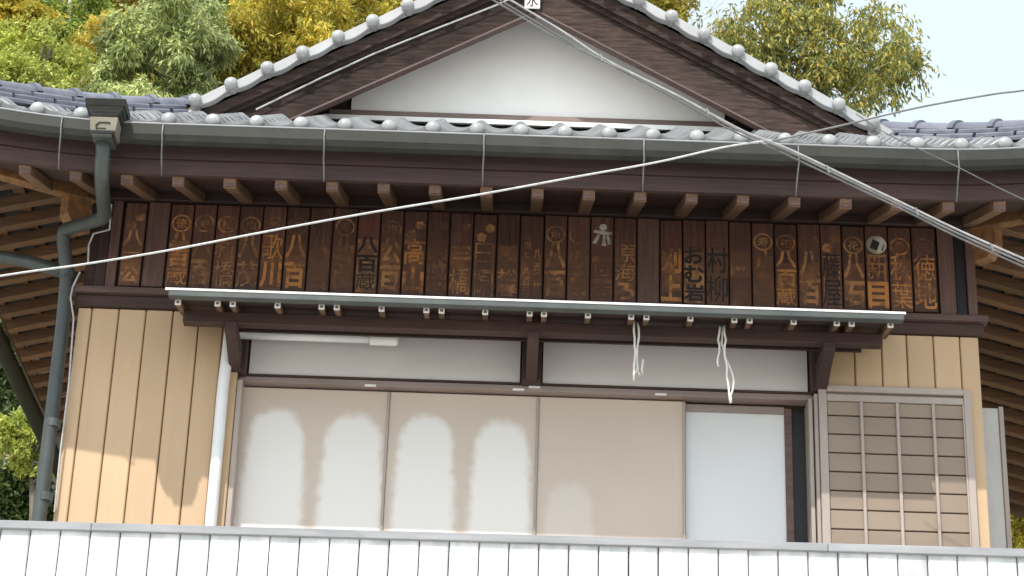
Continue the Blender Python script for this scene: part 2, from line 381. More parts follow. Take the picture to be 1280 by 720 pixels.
for i in range(3):
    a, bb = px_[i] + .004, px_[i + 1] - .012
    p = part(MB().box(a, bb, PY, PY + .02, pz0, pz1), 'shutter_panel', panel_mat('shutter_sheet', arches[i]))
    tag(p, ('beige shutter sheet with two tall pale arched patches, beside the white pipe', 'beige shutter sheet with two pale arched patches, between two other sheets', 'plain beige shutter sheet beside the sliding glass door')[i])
    part(MB().box(bb - .001, bb + .014, PY - .014, PY + .012, pz0, pz1 - .005), 'panel_stile', m_alu, p, bevel=.002)
part(MB().box(px_[0] - .018, px_[0] + .002, PY - .01, PY + .012, pz0, pz1 - .005), 'panel_stile', m_alu, None, bevel=.002)
for p, q in ((463, 482), (648, 487), (668, 484), (826, 493)):
    v = U(p, q, 13.05); part(MB().box(v.x - .035, v.x + .035, 13.044, 13.054, v.z - .006, v.z + .006), 'track_latch', m_white)
# sliding glass door and the dark gap beside it
gy = 13.165
door = part(MB().box(X(857, 520, gy), X(986, 520, gy), gy, gy + .012, 5.27, 6.965), 'sliding_door', m_glass)
part(MB().box(X(980, 520, gy), X(989, 520, gy), gy - .02, gy - .001, 5.27, 6.965), 'door_stile', m_lip, door, bevel=.002)
part(MB().box(X(857, 520, gy) - .01, X(980, 520, gy), gy - .02, gy - .001, 6.93, 6.975), 'door_rail', m_alu_dark, door, bevel=.002)
part(MB().box(X(989, 520, 13.2), 1.93, 13.2, 13.22, 5.27, 6.98), 'dark_pane', m_black)
part(MB().box(X(1011, 520), X(1016, 520), 13.0, 13.19, 5.27, 6.98), 'window_jamb', m_alu, bevel=.002)
part(MB().box(X(1017.5, 520), X(1022, 520), 12.97, 13.12, 5.27, 7.0), 'window_jamb', m_alu, bevel=.002)
part(MB().box(-1.66, 1.93, 12.99, 13.19, 5.255, 5.268), 'window_sill', m_alu)

# ---- shutter box (tobukuro) on the right
SB = 12.950
bx0, bx1 = X(1023, 483, SB), X(1213, 487, SB)
btop = Z(1023, 481, SB)
bxo = part(MB().box(bx0 + .01, bx1 - .01, SB + .03, 12.984, 5.27, btop - .03), 'shutter_box', m_shadow_gap)
tag(bxo, 'taupe slatted shutter box with metal frame')
for a, bb in ((bx0, bx0 + .05), (bx1 - .045, bx1)):
    part(MB().box(a, bb, SB, 12.985, 5.27, btop), 'box_stile', m_alu, bxo, bevel=.003)
for z0, z1, yy in ((btop - .042, btop - .002, SB - .012), (btop - .100, btop - .056, SB + .004), (btop - .055, btop - .043, SB + .02)):
    part(MB().box(bx0 + .051, bx1 - .046, yy, SB + .029, z0, z1), 'box_rail', m_alu, bxo, bevel=.003)
zb = btop - .103; i = 0
while zb > 5.3:
    zl = zb - (.095 if i == 0 else .122)
    part(MB().box(bx0 + .052, bx1 - .047, SB + .012, SB + .0295, zl + .008, zb), 'slat', m_louver, bxo, bevel=.003)
    zb = zl; i += 1
for p in (1077, 1122, 1167):
    xx = X(p, 520, SB); part(MB().box(xx - .010, xx + .010, SB - .008, SB + .0115, 5.27, btop - .103), 'upright_bar', m_alu, bxo, bevel=.003)
part(MB().box(bx1 - .055, bx1 - .047, SB - .002, SB + .011, 5.27, btop - .103), 'upright_bar', m_alu, bxo)
# pale box on the side wall, seen past the corner
sbx = part(MB().box(XR + .013, XR + .155, 13.25, 14.3, 5.0, Z(1240, 510, 13.25)), 'side_shutter_box', m_side, bevel=.004)
part(MB().box(XR + .156, XR + .185, 13.24, 14.3, 5.0, Z(1240, 509, 13.25) + .004), 'box_stile', m_alu, sbx, bevel=.003)

# ---- canopy over the window
YC = 12.35
cl, cr = X(207, 359, YC), X(1132, 390, YC); cz = Z(640, 374.5, YC)
can = part(MB().hexa([(cl + .005, YC + .005, cz - .010), (cr - .005, YC + .005, cz - .010), (cr - .005, 12.955, cz + .145), (cl + .005, 12.955, cz + .145),
                      (cl + .005, YC + .005, cz + .002), (cr - .005, YC + .005, cz + .002), (cr - .005, 12.955, cz + .157), (cl + .005, 12.955, cz + .157)]), 'canopy', m_dark_x)
tag(can, 'thin canopy with pale metal lip and white-tipped rafters above the window')
part(MB().box(cl, cr, YC - .008, YC + .004, cz - .012, cz + .001), 'canopy_lip', m_white, can)
part(MB().box(cl + .02, cr - .01, YC - .004, YC + .055, cz - .050, cz - .0125), 'canopy_gutter', m_cgut, can, bevel=.004)
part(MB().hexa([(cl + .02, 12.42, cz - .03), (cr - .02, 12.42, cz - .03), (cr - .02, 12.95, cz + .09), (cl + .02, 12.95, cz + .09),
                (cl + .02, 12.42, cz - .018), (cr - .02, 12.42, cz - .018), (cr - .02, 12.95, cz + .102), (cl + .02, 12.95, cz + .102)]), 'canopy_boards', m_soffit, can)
cap_px = [222.5, 272, 291, 347, 402, 421, 477, 533, 552, 606.5, 662, 680, 735, 789, 808, 863, 918, 937, 992, 1046, 1064.5, 1113]
for p in cap_px:
    v = U(p, 377.8 + (p - 223) * .0318, 12.43); h = .0175
    rf = part(MB().beam((v.x, 12.435, v.z - h), (v.x, 12.95, v.z - h + .115), .030, .036), 'rafter', m_raft, can)
    q = MB()
    for (x0, x1, z0, z1) in ((-h, h, h - .009, h), (-h, h, -h, -h + .009), (-h, -h + .009, -h + .009, h - .009), (h - .009, h, -h + .009, h - .009)):
        q.box(v.x + x0, v.x + x1, 12.425, 12.434, v.z + z0, v.z + z1)
    part(q, 'rafter_cap', m_white, can)
YB = 12.60
bl, br = X(229, 392, YB), X(1103, 420, YB); bz = Z(229, 402, YB)
part(MB().box(bl, br, YB, YB + .075, bz, bz + .075), 'canopy_beam', m_dark_x, can, bevel=.005)
part(MB().box(bl + .3, br - .1, 12.78, 12.80, bz + .03, bz + .10), 'canopy_board', m_dark_x, can)
for p in (297, 665, 1024):
    xx = X(p, 440); q = MB()
    q.prism([(0, 0)], 0, 0) if False else None
    q.hexa([(xx - .035, YB - .03, bz - .055), (xx + .035, YB - .03, bz - .055), (xx + .035, 12.958, bz - .16), (xx - .035, 12.958, bz - .16),
            (xx - .035, YB - .03, bz - .001), (xx + .035, YB - .03, bz - .001), (xx + .035, 12.958, bz - .001), (xx - .035, 12.958, bz - .001)])
    part(q, 'canopy_bracket', m_dark_z, can, bevel=.004)

# ---- front eave: rafters, soffit, fascia, hip rafters
SL = .392
def rz(y): return 8.187 - SL * (YW - y)                   # underside of the front rafters
def hipx(y, s):                                            # plan line of the hip
    return (EXL + (y - EY)) if s < 0 else (EXR - (y - EY))
for k in range(-11, 11):
    x = .134 + .306 * k
    y1 = 13.0
    if x < XL: y1 = 13.0 - (XL - x) * 1.09 - .05
    if x > XR: y1 = 13.0 - (x - XR) * 1.09 - .05
    if y1 < 12.25: continue
    part(MB().beam((x, 12.075, rz(12.075) + sori(x) * .9), (x, y1, rz(y1) + sori(x) * .3), .072, .062), 'rafter', m_raft, bevel=.003)
    e = part(MB().box(x - .030, x + .030, 12.062, 12.073, rz(12.075) + .006 + sori(x) * .9, rz(12.075) + .054 + sori(x) * .9), 'rafter_end', m_plank_plain)
def strip(pa, pb, n=40, th=.02):
    """slab between two front-to-back edges; pa, pb: x -> (y, z)"""
    pass
def xstrip(name, mat, y0, z0, y1, z1, th, a0=1.0, a1=1.0):
    q = MB(); n = 48; xs = np.linspace(0, 1, n)
    x0a, x0b = hipx(y0, -1), hipx(y0, 1); x1a, x1b = hipx(y1, -1), hipx(y1, 1)
    vs = []
    for t_ in xs:
        xa, xb = x0a + (x0b - x0a) * t_, x1a + (x1b - x1a) * t_
        sa, sb = sori(xa) * a0, sori(xb) * a1
        vs += [(xa, y0, z0 + sa), (xb, y1, z1 + sb), (xb, y1, z1 + sb + th), (xa, y0, z0 + sa + th)]
    fs = [(i * 4 + k_, i * 4 + (k_ + 1) % 4, i * 4 + 4 + (k_ + 1) % 4, i * 4 + 4 + k_) for i in range(n - 1) for k_ in range(4)] + [(0, 1, 2, 3), (4 * n - 1, 4 * n - 2, 4 * n - 3, 4 * n - 4)]
    q.add(vs, fs); return part(q, name, mat)
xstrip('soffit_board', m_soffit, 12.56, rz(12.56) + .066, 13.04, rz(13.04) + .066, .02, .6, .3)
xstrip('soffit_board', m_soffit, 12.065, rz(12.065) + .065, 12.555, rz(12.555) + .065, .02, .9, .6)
xstrip('fascia_board', m_dark_x, 12.028, 7.878, 12.060, 7.878, .097, .9, .9)
xstrip('fascia_board', m_soffit, 12.014, 7.977, 12.060, 7.977, .125, .92, .92)
for s, xw, xe in ((-1, XL, EXL), (1, XR, EXR)):
    a = Vector((xw - s * .02, 13.02, 8.165)); bb = Vector((xe - s * .06, EY + .10, 7.80 + sori(xe) * .9))
    part(MB().beam(a, bb, .085, .13), 'hip_rafter', m_hip, bevel=.005)
    # carved corner bracket below it
    xx = xw + s * .02
    q = MB(); c0 = [(0, 0), (.10, 0), (.16, .08), (.16, .24), (0, .24)]
    pts = []
    for off in (-.045, .045):
        for u_, v_ in c0:
            p = Vector((xx + s * u_ * .75, 12.985 - u_ * .75, 7.93 + v_)) + Vector((s * .7071, .7071, 0)) * off * 1.0
            pts.append(p)
    n5 = len(c0); q.add(pts, [tuple(range(n5)), tuple(range(2 * n5 - 1, n5 - 1, -1))] + [(i, i + n5, (i + 1) % n5 + n5, (i + 1) % n5) for i in range(n5)])
    part(q, 'corner_bracket', m_hip, bevel=.004)
    xe = xe + (.52 if s > 0 else 0)
    # side eave: rafters running out from the wall, battens and boards above them
    def sz(x): return 8.36 - .29 * abs(x - xw)
    y = 12.16; k = 0
    while y < 17.95:
        xi = xw - s * .05
        if y < 13.0: xi = hipx(y, s) - s * .06 if abs(hipx(y, s) - xw) > .05 else xi
        xo = xe - s * .07
        if abs(xo - xi) > .1 and (xo - xi) * s > 0:
            sc = sori(xe) * max(0, 1 - (y - EY) / 1.3) * .8
            part(MB().beam((xi, y, sz(xi) - .0), (xo, y, sz(xo) + sc), .075, .07), 'side_rafter', m_raft_x)
        y += .255; k += 1
    for j in range(5):
        xb = xw + s * (.1 + .2 * j)
        y0 = max(12.2, 13.0 - abs(xb - xw)) + .05
        part(MB().beam((xb, y0, sz(xb) + .071), (xb, 17.95, sz(xb) + .071), .075, .02, Vector((0, 0, 1))), 'batten', m_raft_x)
    q = MB(); xi, xo = xw - s * .06, xe
    q.hexa([(xi, 12.95, sz(xi) + .13), (xo, 12.0, sz(xo) + .13), (xo, 18.0, sz(xo) + .13), (xi, 18.0, sz(xi) + .13),
            (xi, 12.95, sz(xi) + .15), (xo, 12.0, sz(xo) + .15), (xo, 18.0, sz(xo) + .15), (xi, 18.0, sz(xi) + .15)])
    part(q, 'side_soffit', m_black)
    # side gutter
    q = []
    for y in (EY + .02, 12.2, 12.5, 12.9, 13.5, 14.5, 15.6, 18.0):
        q.append(Vector((xe + s * .03, y, 8.10 + sori(xe) * math.exp(-(y - EY) / .5))))
    part(MB().tube(q, .062, 10), 'side_gutter', m_gutter, smooth=True)

# ---- roof: decking, tiles, hips, verge
RS = .575; RZ = 8.165
def fz(y): return RZ + RS * (y - EY)
VY = 13.30
hf = VY - EY
roof = MB()
for s, xe in ((-1, EXL), (1, EXR)):
    pl = [(XC, VY - .03), (xe - s * hf, VY - .03), (xe, EY), (xe, 18.05), (XC, 18.05)]
    f = lambda x, xe_=xe: max(RZ, RZ + RS * (x - EXL if s < 0 else EXR - x))
    if s > 0: pl[2] = (xe + .52, EY); pl[3] = (xe + .52, 18.05)
    n = 5
    roof.add([(x, y, f(x) - .05 + (sori(xe) if (abs(x) > 3.5 and y == EY) else 0)) for x, y in pl] + [(x, y, f(x) + (sori(xe) if (abs(x) > 3.5 and y == EY) else 0)) for x, y in pl],
             [tuple(range(n)), tuple(range(2 * n - 1, n - 1, -1))] + [(i, i + n, (i + 1) % n + n, (i + 1) % n) for i in range(n)])
roof = part(roof, 'roof', m_tile)
tag(roof, 'grey glazed tile roof with knobbed eave and verge tiles')
q = MB(); n = 40; vs = []
for t_ in np.linspace(0, 1, n):
    x0, x1 = hipx(EY + .06, -1) + (hipx(EY + .06, 1) - hipx(EY + .06, -1)) * t_, hipx(13.74, -1) + (hipx(13.74, 1) - hipx(13.74, -1)) * t_
    vs += [(x0, EY + .06, fz(EY + .06) - .075 + sori(x0)), (x1, 13.74, fz(13.74) - .075), (x1, 13.74, fz(13.74) - .03), (x0, EY + .06, fz(EY + .06) - .03 + sori(x0))]
q.add(vs, [(i * 4 + k, i * 4 + (k + 1) % 4, i * 4 + 4 + (k + 1) % 4, i * 4 + 4 + k) for i in range(n - 1) for k in range(4)] + [(0, 1, 2, 3), (4 * n - 1, 4 * n - 2, 4 * n - 3, 4 * n - 4)])
part(q, 'roof_deck', m_dark_y, roof)

TW = .2645
def tile_profile(u):          # u in metres across, crest at 0
    return .046 * math.exp(-(u / .052) ** 2) - .010 * math.cos(2 * math.pi * (u / TW)) * 0 - .012 * (1 - math.exp(-(u / .09) ** 2))
def tile_mesh(name, eave):
    q = MB(); us = [-.134, -.115, -.09, -.07, -.05, -.03, -.012, .012, .03, .05, .07, .09, .115, .134]; n = len(us); Lh = .30
    top0 = [(u, 0, tile_profile(u) + .036) for u in us]; top1 = [(u, Lh, tile_profile(u) + .004) for u in us]
    drop = .062 if eave else .020
    bot0 = [(u, 0, (tile_profile(u) if not eave else tile_profile(u) * .55) + .036 - drop) for u in us]; bot1 = [(u, Lh, tile_profile(u) - .014) for u in us]
    fs = []
    for i in range(n - 1):
        fs += [(i, i + 1, n + i + 1, n + i), (2 * n + i, 3 * n + i, 3 * n + i + 1, 2 * n + i + 1), (i, 2 * n + i, 2 * n + i + 1, i + 1)]
    fs += [(0, n, 3 * n, 2 * n), (n - 1, 3 * n - 1, 4 * n - 1, 2 * n - 1)]
    q.add(top0 + top1 + bot0 + bot1, fs)
    me = q.mesh(name, m_tile); me.shade_smooth(); me.set_sharp_from_angle(angle=math.radians(40)); return me
me_tile, me_eave = tile_mesh('tile', False), tile_mesh('eave_tile', True)
kq = MB(); kq.sphere((0, -.012, 0), (.046, .030, .046), 14, 10); kq.tube([(0, -.012, 0), (0, .08, .02)], .046, 14)
me_knob = kq.mesh('eave_knob', m_tile_pale, True)
xk = X(596, 166, 12.0)
ang = math.atan(RS)
for i in range(8):
    y = EY + .075 + i * .2
    for j in range(-14, 15):
        x = xk + j * TW
        if x < hipx(y, -1) + .04 or x > hipx(y, 1) - .04: continue
        z = fz(y) + sori(x) * max(0, 1 - (y - EY) / 1.8)
        o = link('eave_tile' if i == 0 else 'tile', me_eave if i == 0 else me_tile, roof)
        o.location = (x, y, z - .005); o.rotation_euler = (ang + random.uniform(-.006, .006), random.uniform(-.008, .008), random.uniform(-.006, .006))
        if i == 0:
            o = link('eave_knob', me_knob, roof); o.location = (x, y - .012, z + .028); o.rotation_euler = (random.uniform(-.05, .05), 0, random.uniform(-.05, .05))

# hip ridges: three staggered courses of flat ridge tile under rounded caps
def noshi(name, wd, h, Lh):
    q = MB(); n = 7; c = .012
    pr = [(-wd, 0), (-wd - .004, h * .5), (-wd, h - .006), (-wd + c, h), (wd - c, h), (wd, h - .006), (wd + .004, h * .5), (wd, 0)]
    n = len(pr)
    q.add([(0, y_, z_) for y_, z_ in pr] + [(Lh, y_, z_) for y_, z_ in pr], [tuple(range(n)), tuple(range(2 * n - 1, n - 1, -1))] + [(i, i + n, (i + 1) % n + n, (i + 1) % n) for i in range(n)])
    return q.mesh(name, m_tile_blue)
HP = .30
noshis = [noshi('ridge_tile', .115 - .012 * k, .034, HP - .012) for k in range(3)]
q = MB(); n = 12
def half(x, r, z0): return [(x, -r * math.cos(math.pi * i / (n - 1)), z0 + r * .92 * math.sin(math.pi * i / (n - 1))) for i in range(n)]
rings = [half(0, .070, .002), half(HP - .045, .074, .002), half(HP - .044, .088, .004), half(HP - .002, .088, .004), half(HP - .001, .07, .002)]
q.add(sum(rings, []), [(a * n + i, a * n + i + 1, (a + 1) * n + i + 1, (a + 1) * n + i) for a in range(4) for i in range(n - 1)] + [tuple(range(n)), tuple(range(5 * n - 1, 4 * n - 1, -1))])
me_cap = q.mesh('ridge_cap', m_tile_blue); me_cap.shade_smooth(); me_cap.set_sharp_from_angle(angle=math.radians(35))
nub = MB(); nub.sphere((0, 0, 0), (.012, .014, .016), 8, 6); me_nub = nub.mesh('ridge_nub', m_tile_pale, True)
for s, xe in ((-1, EXL), (1, EXR)):
    def hp(t_):          # t_: horizontal distance in from the corner, along x
        x = xe - s * t_; y = EY + t_
        return Vector((x, y, fz(y) - .015 + sori(xe) * max(0, 1 - t_ / 1.25) ** 1.6))
    dl = HP / math.sqrt(2)
    for lay in range(4):
        off = (-.05 + (.5 * dl if lay % 2 else 0)) if lay < 3 else .01
        for k in range(-1, 8):
            t0 = off + k * dl
            if t0 < -.12 or t0 > 1.42: continue
            a, bb = hp(t0), hp(t0 + dl); d = (bb - a)
            me = noshis[lay] if lay < 3 else me_cap
            o = link('ridge_tile' if lay < 3 else 'ridge_cap', me, roof)
            xa = d.normalized(); ya = Vector((0, 0, 1)).cross(xa).normalized(); za = xa.cross(ya)
            o.matrix_local = Matrix.Translation(a + za * (.036 * lay)) @ Matrix((xa, ya, za)).transposed().to_4x4()
            if lay < 3:
                o2 = link('ridge_nub', me_nub, roof); o2.location = a + za * (.036 * lay + .028) + Vector((0, -1, 0)) * (.115 - .012 * lay) * .75 + Vector((s, 0, 0)) * (.115 - .012 * lay) * .55
# main ridge and verge
part(MB().box(XC - .11, XC + .11, VY - .05, 18.05, RZ + RS * 3.77 - .05, RZ + RS * 3.77 + .28), 'main_ridge', m_tile_blue, roof, bevel=.02)
vk = MB(); vk.tube([(0, .12, 0), (0, -.040, 0), (0, -.041, 0), (0, -.056, 0), (0, -.072, 0), (0, -.082, 0)], [.040, .040, .045, .045, .034, .006], 16)
me_vk = vk.mesh('verge_knob', m_tile_pale); me_vk.shade_smooth(); me_vk.set_sharp_from_angle(angle=math.radians(50))
def vz(x): return RZ + RS * (x - EXL if x < XC else EXR - x)
for s, x0, dx in ((-1, X(335, 100, VY), .2285), (1, X(1046, 147, VY), -.2225)):
    for k in range(-2, 10):
        x = x0 + dx * k
        if (x - XC) * s < .12: continue
        zk = vz(x) + .012
        o = link('verge_knob', me_vk, roof); o.location = (x, VY - .06, zk); o.rotation_euler = (random.uniform(-.05, .05), 0, random.uniform(-.04, .04))
        # sleeve tile between two knobs: straight upper edge, sagging lower edge
        xa, xb = x + dx * .10, x + dx * .92
        q = MB(); top, bot = [], []
        for i in range(9):
            t_ = i / 8; xx = xa + (xb - xa) * t_; base = vz(xx)
            top.append((xx, base + .036 + .010 * t_)); bot.append((xx, base - .028 - .022 * math.sin(math.pi * t_) + .012 * t_))
        q.prism(top + bot[::-1], VY - .085, VY + .06)
        part(q, 'verge_tile', m_verge, roof, bevel=.004)

# ---- gable
GY = 13.72
z_g = Z(660, 147, GY); gl, gr_ = X(439, 135, GY), X(906, 156, GY)
gtop = RZ + RS * 3.77
part(MB().prism([(gl, z_g - .02), (gr_, z_g - .02), (gr_, vz(gr_) - .1), (XC, gtop - .10), (gl, vz(gl) - .1)], GY, GY + .1), 'gable_wall', m_plaster)
part(MB().prism([(EXL + 1.2, z_g - .25), (EXR - 1.2, z_g - .25), (EXR - 1.2, vz(EXR - 1.2) - .06), (XC, gtop - .06), (EXL + 1.2, vz(EXL + 1.2) - .06)], GY + .03, GY + .12), 'gable_backing', m_dark_x)
part(MB().box(X(412, 142, GY), X(917, 163, GY), GY - .05, GY - .001, z_g - .058, z_g - .010), 'gable_rail', m_rail, bevel=.004)
part(MB().hexa([(X(405, 150, 13.6), GY - .13, z_g - .130), (X(925, 168, 13.6), GY - .13, z_g - .130), (X(925, 168, 13.6), GY - .0, z_g - .075), (X(405, 150, 13.6), GY - .0, z_g - .075),
                (X(405, 150, 13.6), GY - .13, z_g - .096), (X(925, 168, 13.6), GY - .13, z_g - .096), (X(925, 168, 13.6), GY - .0, z_g - .0585), (X(405, 150, 13.6), GY - .0, z_g - .0585)]), 'gable_flashing', m_white)
for s, xe in ((-1, EXL), (1, EXR)):
    xf = XC + s * 2.22                                   # foot of the bargeboard
    def band(name, d0, d1, y0, y1, mat, ext=0.0, thin=False, **k):
        xs = np.linspace(XC, xf + s * ext, 14)
        up = [(x, vz(x) - d0 - (.035 * (1 - abs(x - XC) / 2.2) if thin else 0)) for x in xs]; lo = [(x, vz(x) - d1 - .035 * (1 - abs(x - XC) / 2.2)) for x in xs]
        return part(MB().prism(up + lo[::-1], y0, y1), name, mat, **k)
    band('verge_board', .028, .125, VY - .03, VY + .05, m_barge)
    band('verge_board', .10, .16, VY - .005, VY + .05, m_barge, -.05)
    bb_ = band('bargeboard', .155, .395, VY + .02, VY + .065, m_barge, -.15, bevel=.004)
    tag(bb_, 'weathered dark bargeboard on the house side with the downpipe' if s < 0 else 'weathered dark bargeboard streaked brown, away from the downpipe')
    band('bargeboard_lip', .390, .404, VY + .010, VY + .075, m_lip, -.25, True)
    # verge soffit under the overhang
    band('verge_soffit', .05, .09, VY + .07, GY + .02, m_dark_y)
part(MB().tube([U(320, 137, VY - .01), U(400, 98, VY - .01), U(470, 66, VY - .01), U(540, 38, VY - .01), U(617, 8, VY - .01), U(690, -25, VY - .01)], .006, 6), 'bargeboard_cable', m_wire)
# white plate with a black character at the peak
pv = U(665.5, 4, VY - .02)
pl = part(MB().box(pv.x - .052, pv.x + .052, VY - .035, VY - .022, pv.z - .048, pv.z + .11), 'peak_plate', m_white, bevel=.003)
tag(pl, 'small white plate with a black character at the gable peak')

# ---- front gutter, rain head, pipes
prof = [(.0, .115), (.006, .115), (.006, .05), (.02, .018), (.05, .006), (.08, .018), (.094, .05), (.094, .115), (.1, .115), (.1, .045), (.085, .010), (.05, -.002), (.015, .010), (.0, .045)]
q = MB(); n = len(prof); xs = np.linspace(EXL - .06, EXR + .06, 60); vs = []
for x in xs:
    vs += [(x, 11.875 + a, 8.022 + sori(x) + b_) for a, b_ in prof]
q.add(vs, [(i * n + k, i * n + (k + 1) % n, (i + 1) * n + (k + 1) % n, (i + 1) * n + k) for i in range(len(xs) - 1) for k in range(n)] + [tuple(range(n)), tuple(range(len(vs) - 1, len(vs) - n - 1, -1))])
gut = part(q, 'gutter', m_gutter)
tag(gut, 'long dark green-grey gutter along the front eave')
q = MB(); q.tube([(x, 11.877, 8.137 + sori(x)) for x in xs], .0065, 6); part(q, 'gutter_lip', m_cap, gut, smooth=True)
for p in (97, 221, 418, 612, 806, 993, 1186):
    y_ = 148 + (p / 1280) * 42 + (10 if 150 < p else 0)
    top = U(p, 0, 11.87); x = top.x
    zt = 8.135 + sori(x)
    kx = (12.02 * math.cos(PIT) + 6.3 * math.sin(PIT)) / (11.87 * math.cos(PIT) + 6.5 * math.sin(PIT))
    xe_ = x * kx + random.uniform(-.008, .008)
    pts = [(x, 11.866, zt), (x, 11.864, zt - .06), (x + .003, 11.872, zt - .12), (x + (xe_ - x) * .3, 11.92, zt - .17), (x + (xe_ - x) * .7, 11.97, zt - .215), (xe_, 12.025, zt - .27)]
    part(MB().tube(pts, .0048, 6), 'gutter_hanger', m_cable, gut, smooth=True)
# rain head
hx = X(133, 150, 11.82); hz_ = Z(133, 133, 11.82)
def frustum(zt, zb_, wt, wb, yt=(11.72, 11.93), yb=(11.74, 11.91)):
    return MB().hexa([(hx - wb, yb[0], zb_), (hx + wb, yb[0], zb_), (hx + wb, yb[1], zb_), (hx - wb, yb[1], zb_), (hx - wt, yt[0], zt), (hx + wt, yt[0], zt), (hx + wt, yt[1], zt), (hx - wt, yt[1], zt)])
PXM = 1 / 222
rh = part(frustum(hz_, hz_ - 9 * PXM, 27 * PXM, 26 * PXM), 'rain_head', m_gutter, bevel=.003)
tag(rh, 'stepped dark metal rain head at the gutter corner')
zc = hz_ - 9.2 * PXM
for wt, wb, hh, mat in ((24, 23, 6, m_gutter), (21.5, 20, 5, m_gutter), (19, 17, 5, m_gutter), (18.5, 16.5, 19, m_head), (15, 14, 3, m_pipe), (13.5, 13, 3, m_gutter), (12.6, 12.4, 3, m_pipe)):
    part(frustum(zc, zc - hh * PXM, wt * PXM, wb * PXM, (11.74, 11.92), (11.75, 11.91)), 'head_step', mat, rh, bevel=.003); 
    if mat is m_head:
        q = MB(); zz = zc - 8 * PXM; yy = 11.741
        for a, bb in (((-9, -4), (-5, 0)), ((-5, 0), (8, 0)), ((8, 0), (8.5, -2)), ((-9, -4), (-9, -7)), ((-9, -9), (4, -9))):
            q.tube([(hx + a[0] * PXM, yy, zz + a[1] * PXM), (hx + bb[0] * PXM, yy, zz + bb[1] * PXM)], .004, 5)
        part(q, 'head_emblem', m_gutter, rh)
    zc -= hh * PXM + .0005
def pipe_obj(pts, r, name, mat, parent=None, n=14):
    """round the corners of a pipe"""
    pts = [Vector(p) for p in pts]; out = [pts[0]]
    for i in range(1, len(pts) - 1):
        a, b_, c_ = pts[i - 1], pts[i], pts[i + 1]; k = min(r * 1.5, (b_ - a).length * .4, (c_ - b_).length * .4)
        p0, p2 = b_ + (a - b_).normalized() * k, b_ + (c_ - b_).normalized() * k
        for t_ in (0, .25, .5, .75, 1): out.append(p0 * (1 - t_) ** 2 + b_ * 2 * t_ * (1 - t_) + p2 * t_ ** 2)
    out.append(pts[-1])
    return part(MB().tube(out, r, n), name, mat, parent, smooth=True)
lowx = U(58, 600, 12.93).x
dp = pipe_obj([(hx - .005, 11.83, zc + .02), U(127, 225, 11.95), U(131, 272, 12.45), U(78, 288, 12.86), U(84, 345, 12.93), U(78, 410, 12.93), (lowx - .01, 12.93, 4.0), (lowx - .01, 12.93, Z0)], .044, 'downpipe', m_pipe)
tag(dp, 'dark grey-green downpipe bending from the rain head to the wall corner')
for p, qy, yy in ((84, 345, 12.93), (66, 530, 12.93), (56, 622, 12.93)):
    v = U(p, qy, yy); part(MB().tube([v + Vector((0, 0, .025)), v - Vector((0, 0, .025))], .049, 14), 'pipe_collar', m_pipe, dp)
pipe_obj([(EXL + .03, 13.6, 8.07), U(-20, 318, 13.3), U(40, 328, 13.1), U(88, 343, 12.94)], .042, 'branch_pipe', m_pipe, dp)
part(MB().tube([U(100, 340, 12.9), U(91, 358, 12.9), U(88, 372, 12.9), U(92, 398, 12.92), U(86, 480, 12.93), U(76, 560, 12.94), U(68, 640, 12.95)], .006, 6), 'wall_cable', m_wire)
part(MB().tube([U(139, 255, 12.6), U(137, 287, 12.7), U(117, 292, 12.8), U(111, 306, 12.9), U(110, 330, 12.93)], .006, 6), 'wall_cable', m_wire)
# white pipe beside the window
wx = X(268, 600, 12.92)
wp = pipe_obj([(wx + .055, 12.99, Z(283, 408, 12.95)), (wx + .012, 12.93, Z(283, 414, 12.92)), (wx, 12.93, 6.9), (wx, 12.93, Z0)], .036, 'drainpipe', m_pipe_white)
tag(wp, 'white plastic drainpipe beside the window')

# ------------------------------------------------------------------ wooden name plaques
_glyph = {}
def outline(ch, bold):
    cu = D.curves.new('glyph', 'FONT'); cu.body = ch; cu.size = 1; cu.offset = bold; cu.fill_mode = 'FRONT'; cu.resolution_u = 2
    ob = D.objects.new('glyph', cu); C.objects.link(ob)
    dg = bpy.context.evaluated_depsgraph_get(); ev = ob.evaluated_get(dg); me = ev.to_mesh()
    v = np.array([p.co[:] for p in me.vertices]).reshape(-1, 3); f = [tuple(p.vertices) for p in me.polygons]
    ev.to_mesh_clear(); D.objects.remove(ob); D.curves.remove(cu)
    if len(v):
        lo, hi = v.min(0), v.max(0); sz_ = np.maximum(hi - lo, 1e-4)
        if ch in '一二三': lo[1] -= sz_[1] * .5; sz_[1] *= 2
        v = (v - lo) / sz_
    return v, f
def overlaps(v, f):
    """True where two faces of the outline cover the same spot (they would render black)"""
    g_ = (np.arange(90) + .5) / 90; gx_, gy_ = np.meshgrid(g_, g_); cnt = np.zeros_like(gx_)
    for t in f:
        for k in range(1, len(t) - 1):
            (ax, ay), (bx, by), (cx, cy) = v[t[0], :2], v[t[k], :2], v[t[k + 1], :2]
            d0 = (bx - ax) * (gy_ - ay) - (by - ay) * (gx_ - ax); d1 = (cx - bx) * (gy_ - by) - (cy - by) * (gx_ - bx); d2 = (ax - cx) * (gy_ - cy) - (ay - cy) * (gx_ - cx)
            e = 1e-5; cnt += ((d0 > e) & (d1 > e) & (d2 > e)) | ((d0 < -e) & (d1 < -e) & (d2 < -e))
    return (cnt > 1).sum() > 1
def glyph(ch, bold=.033):
    """flat outline of one character, scaled to a unit square: as bold as its strokes allow"""
    if ch == ' ': return np.zeros((0, 3)), []
    if (ch, bold) not in _glyph:
        for b_ in (bold, bold * .7, bold * .45, bold * .2, 0):
            r_ = outline(ch, b_)
            if not overlaps(*r_): break
        _glyph[(ch, bold)] = r_
    return _glyph[(ch, bold)]
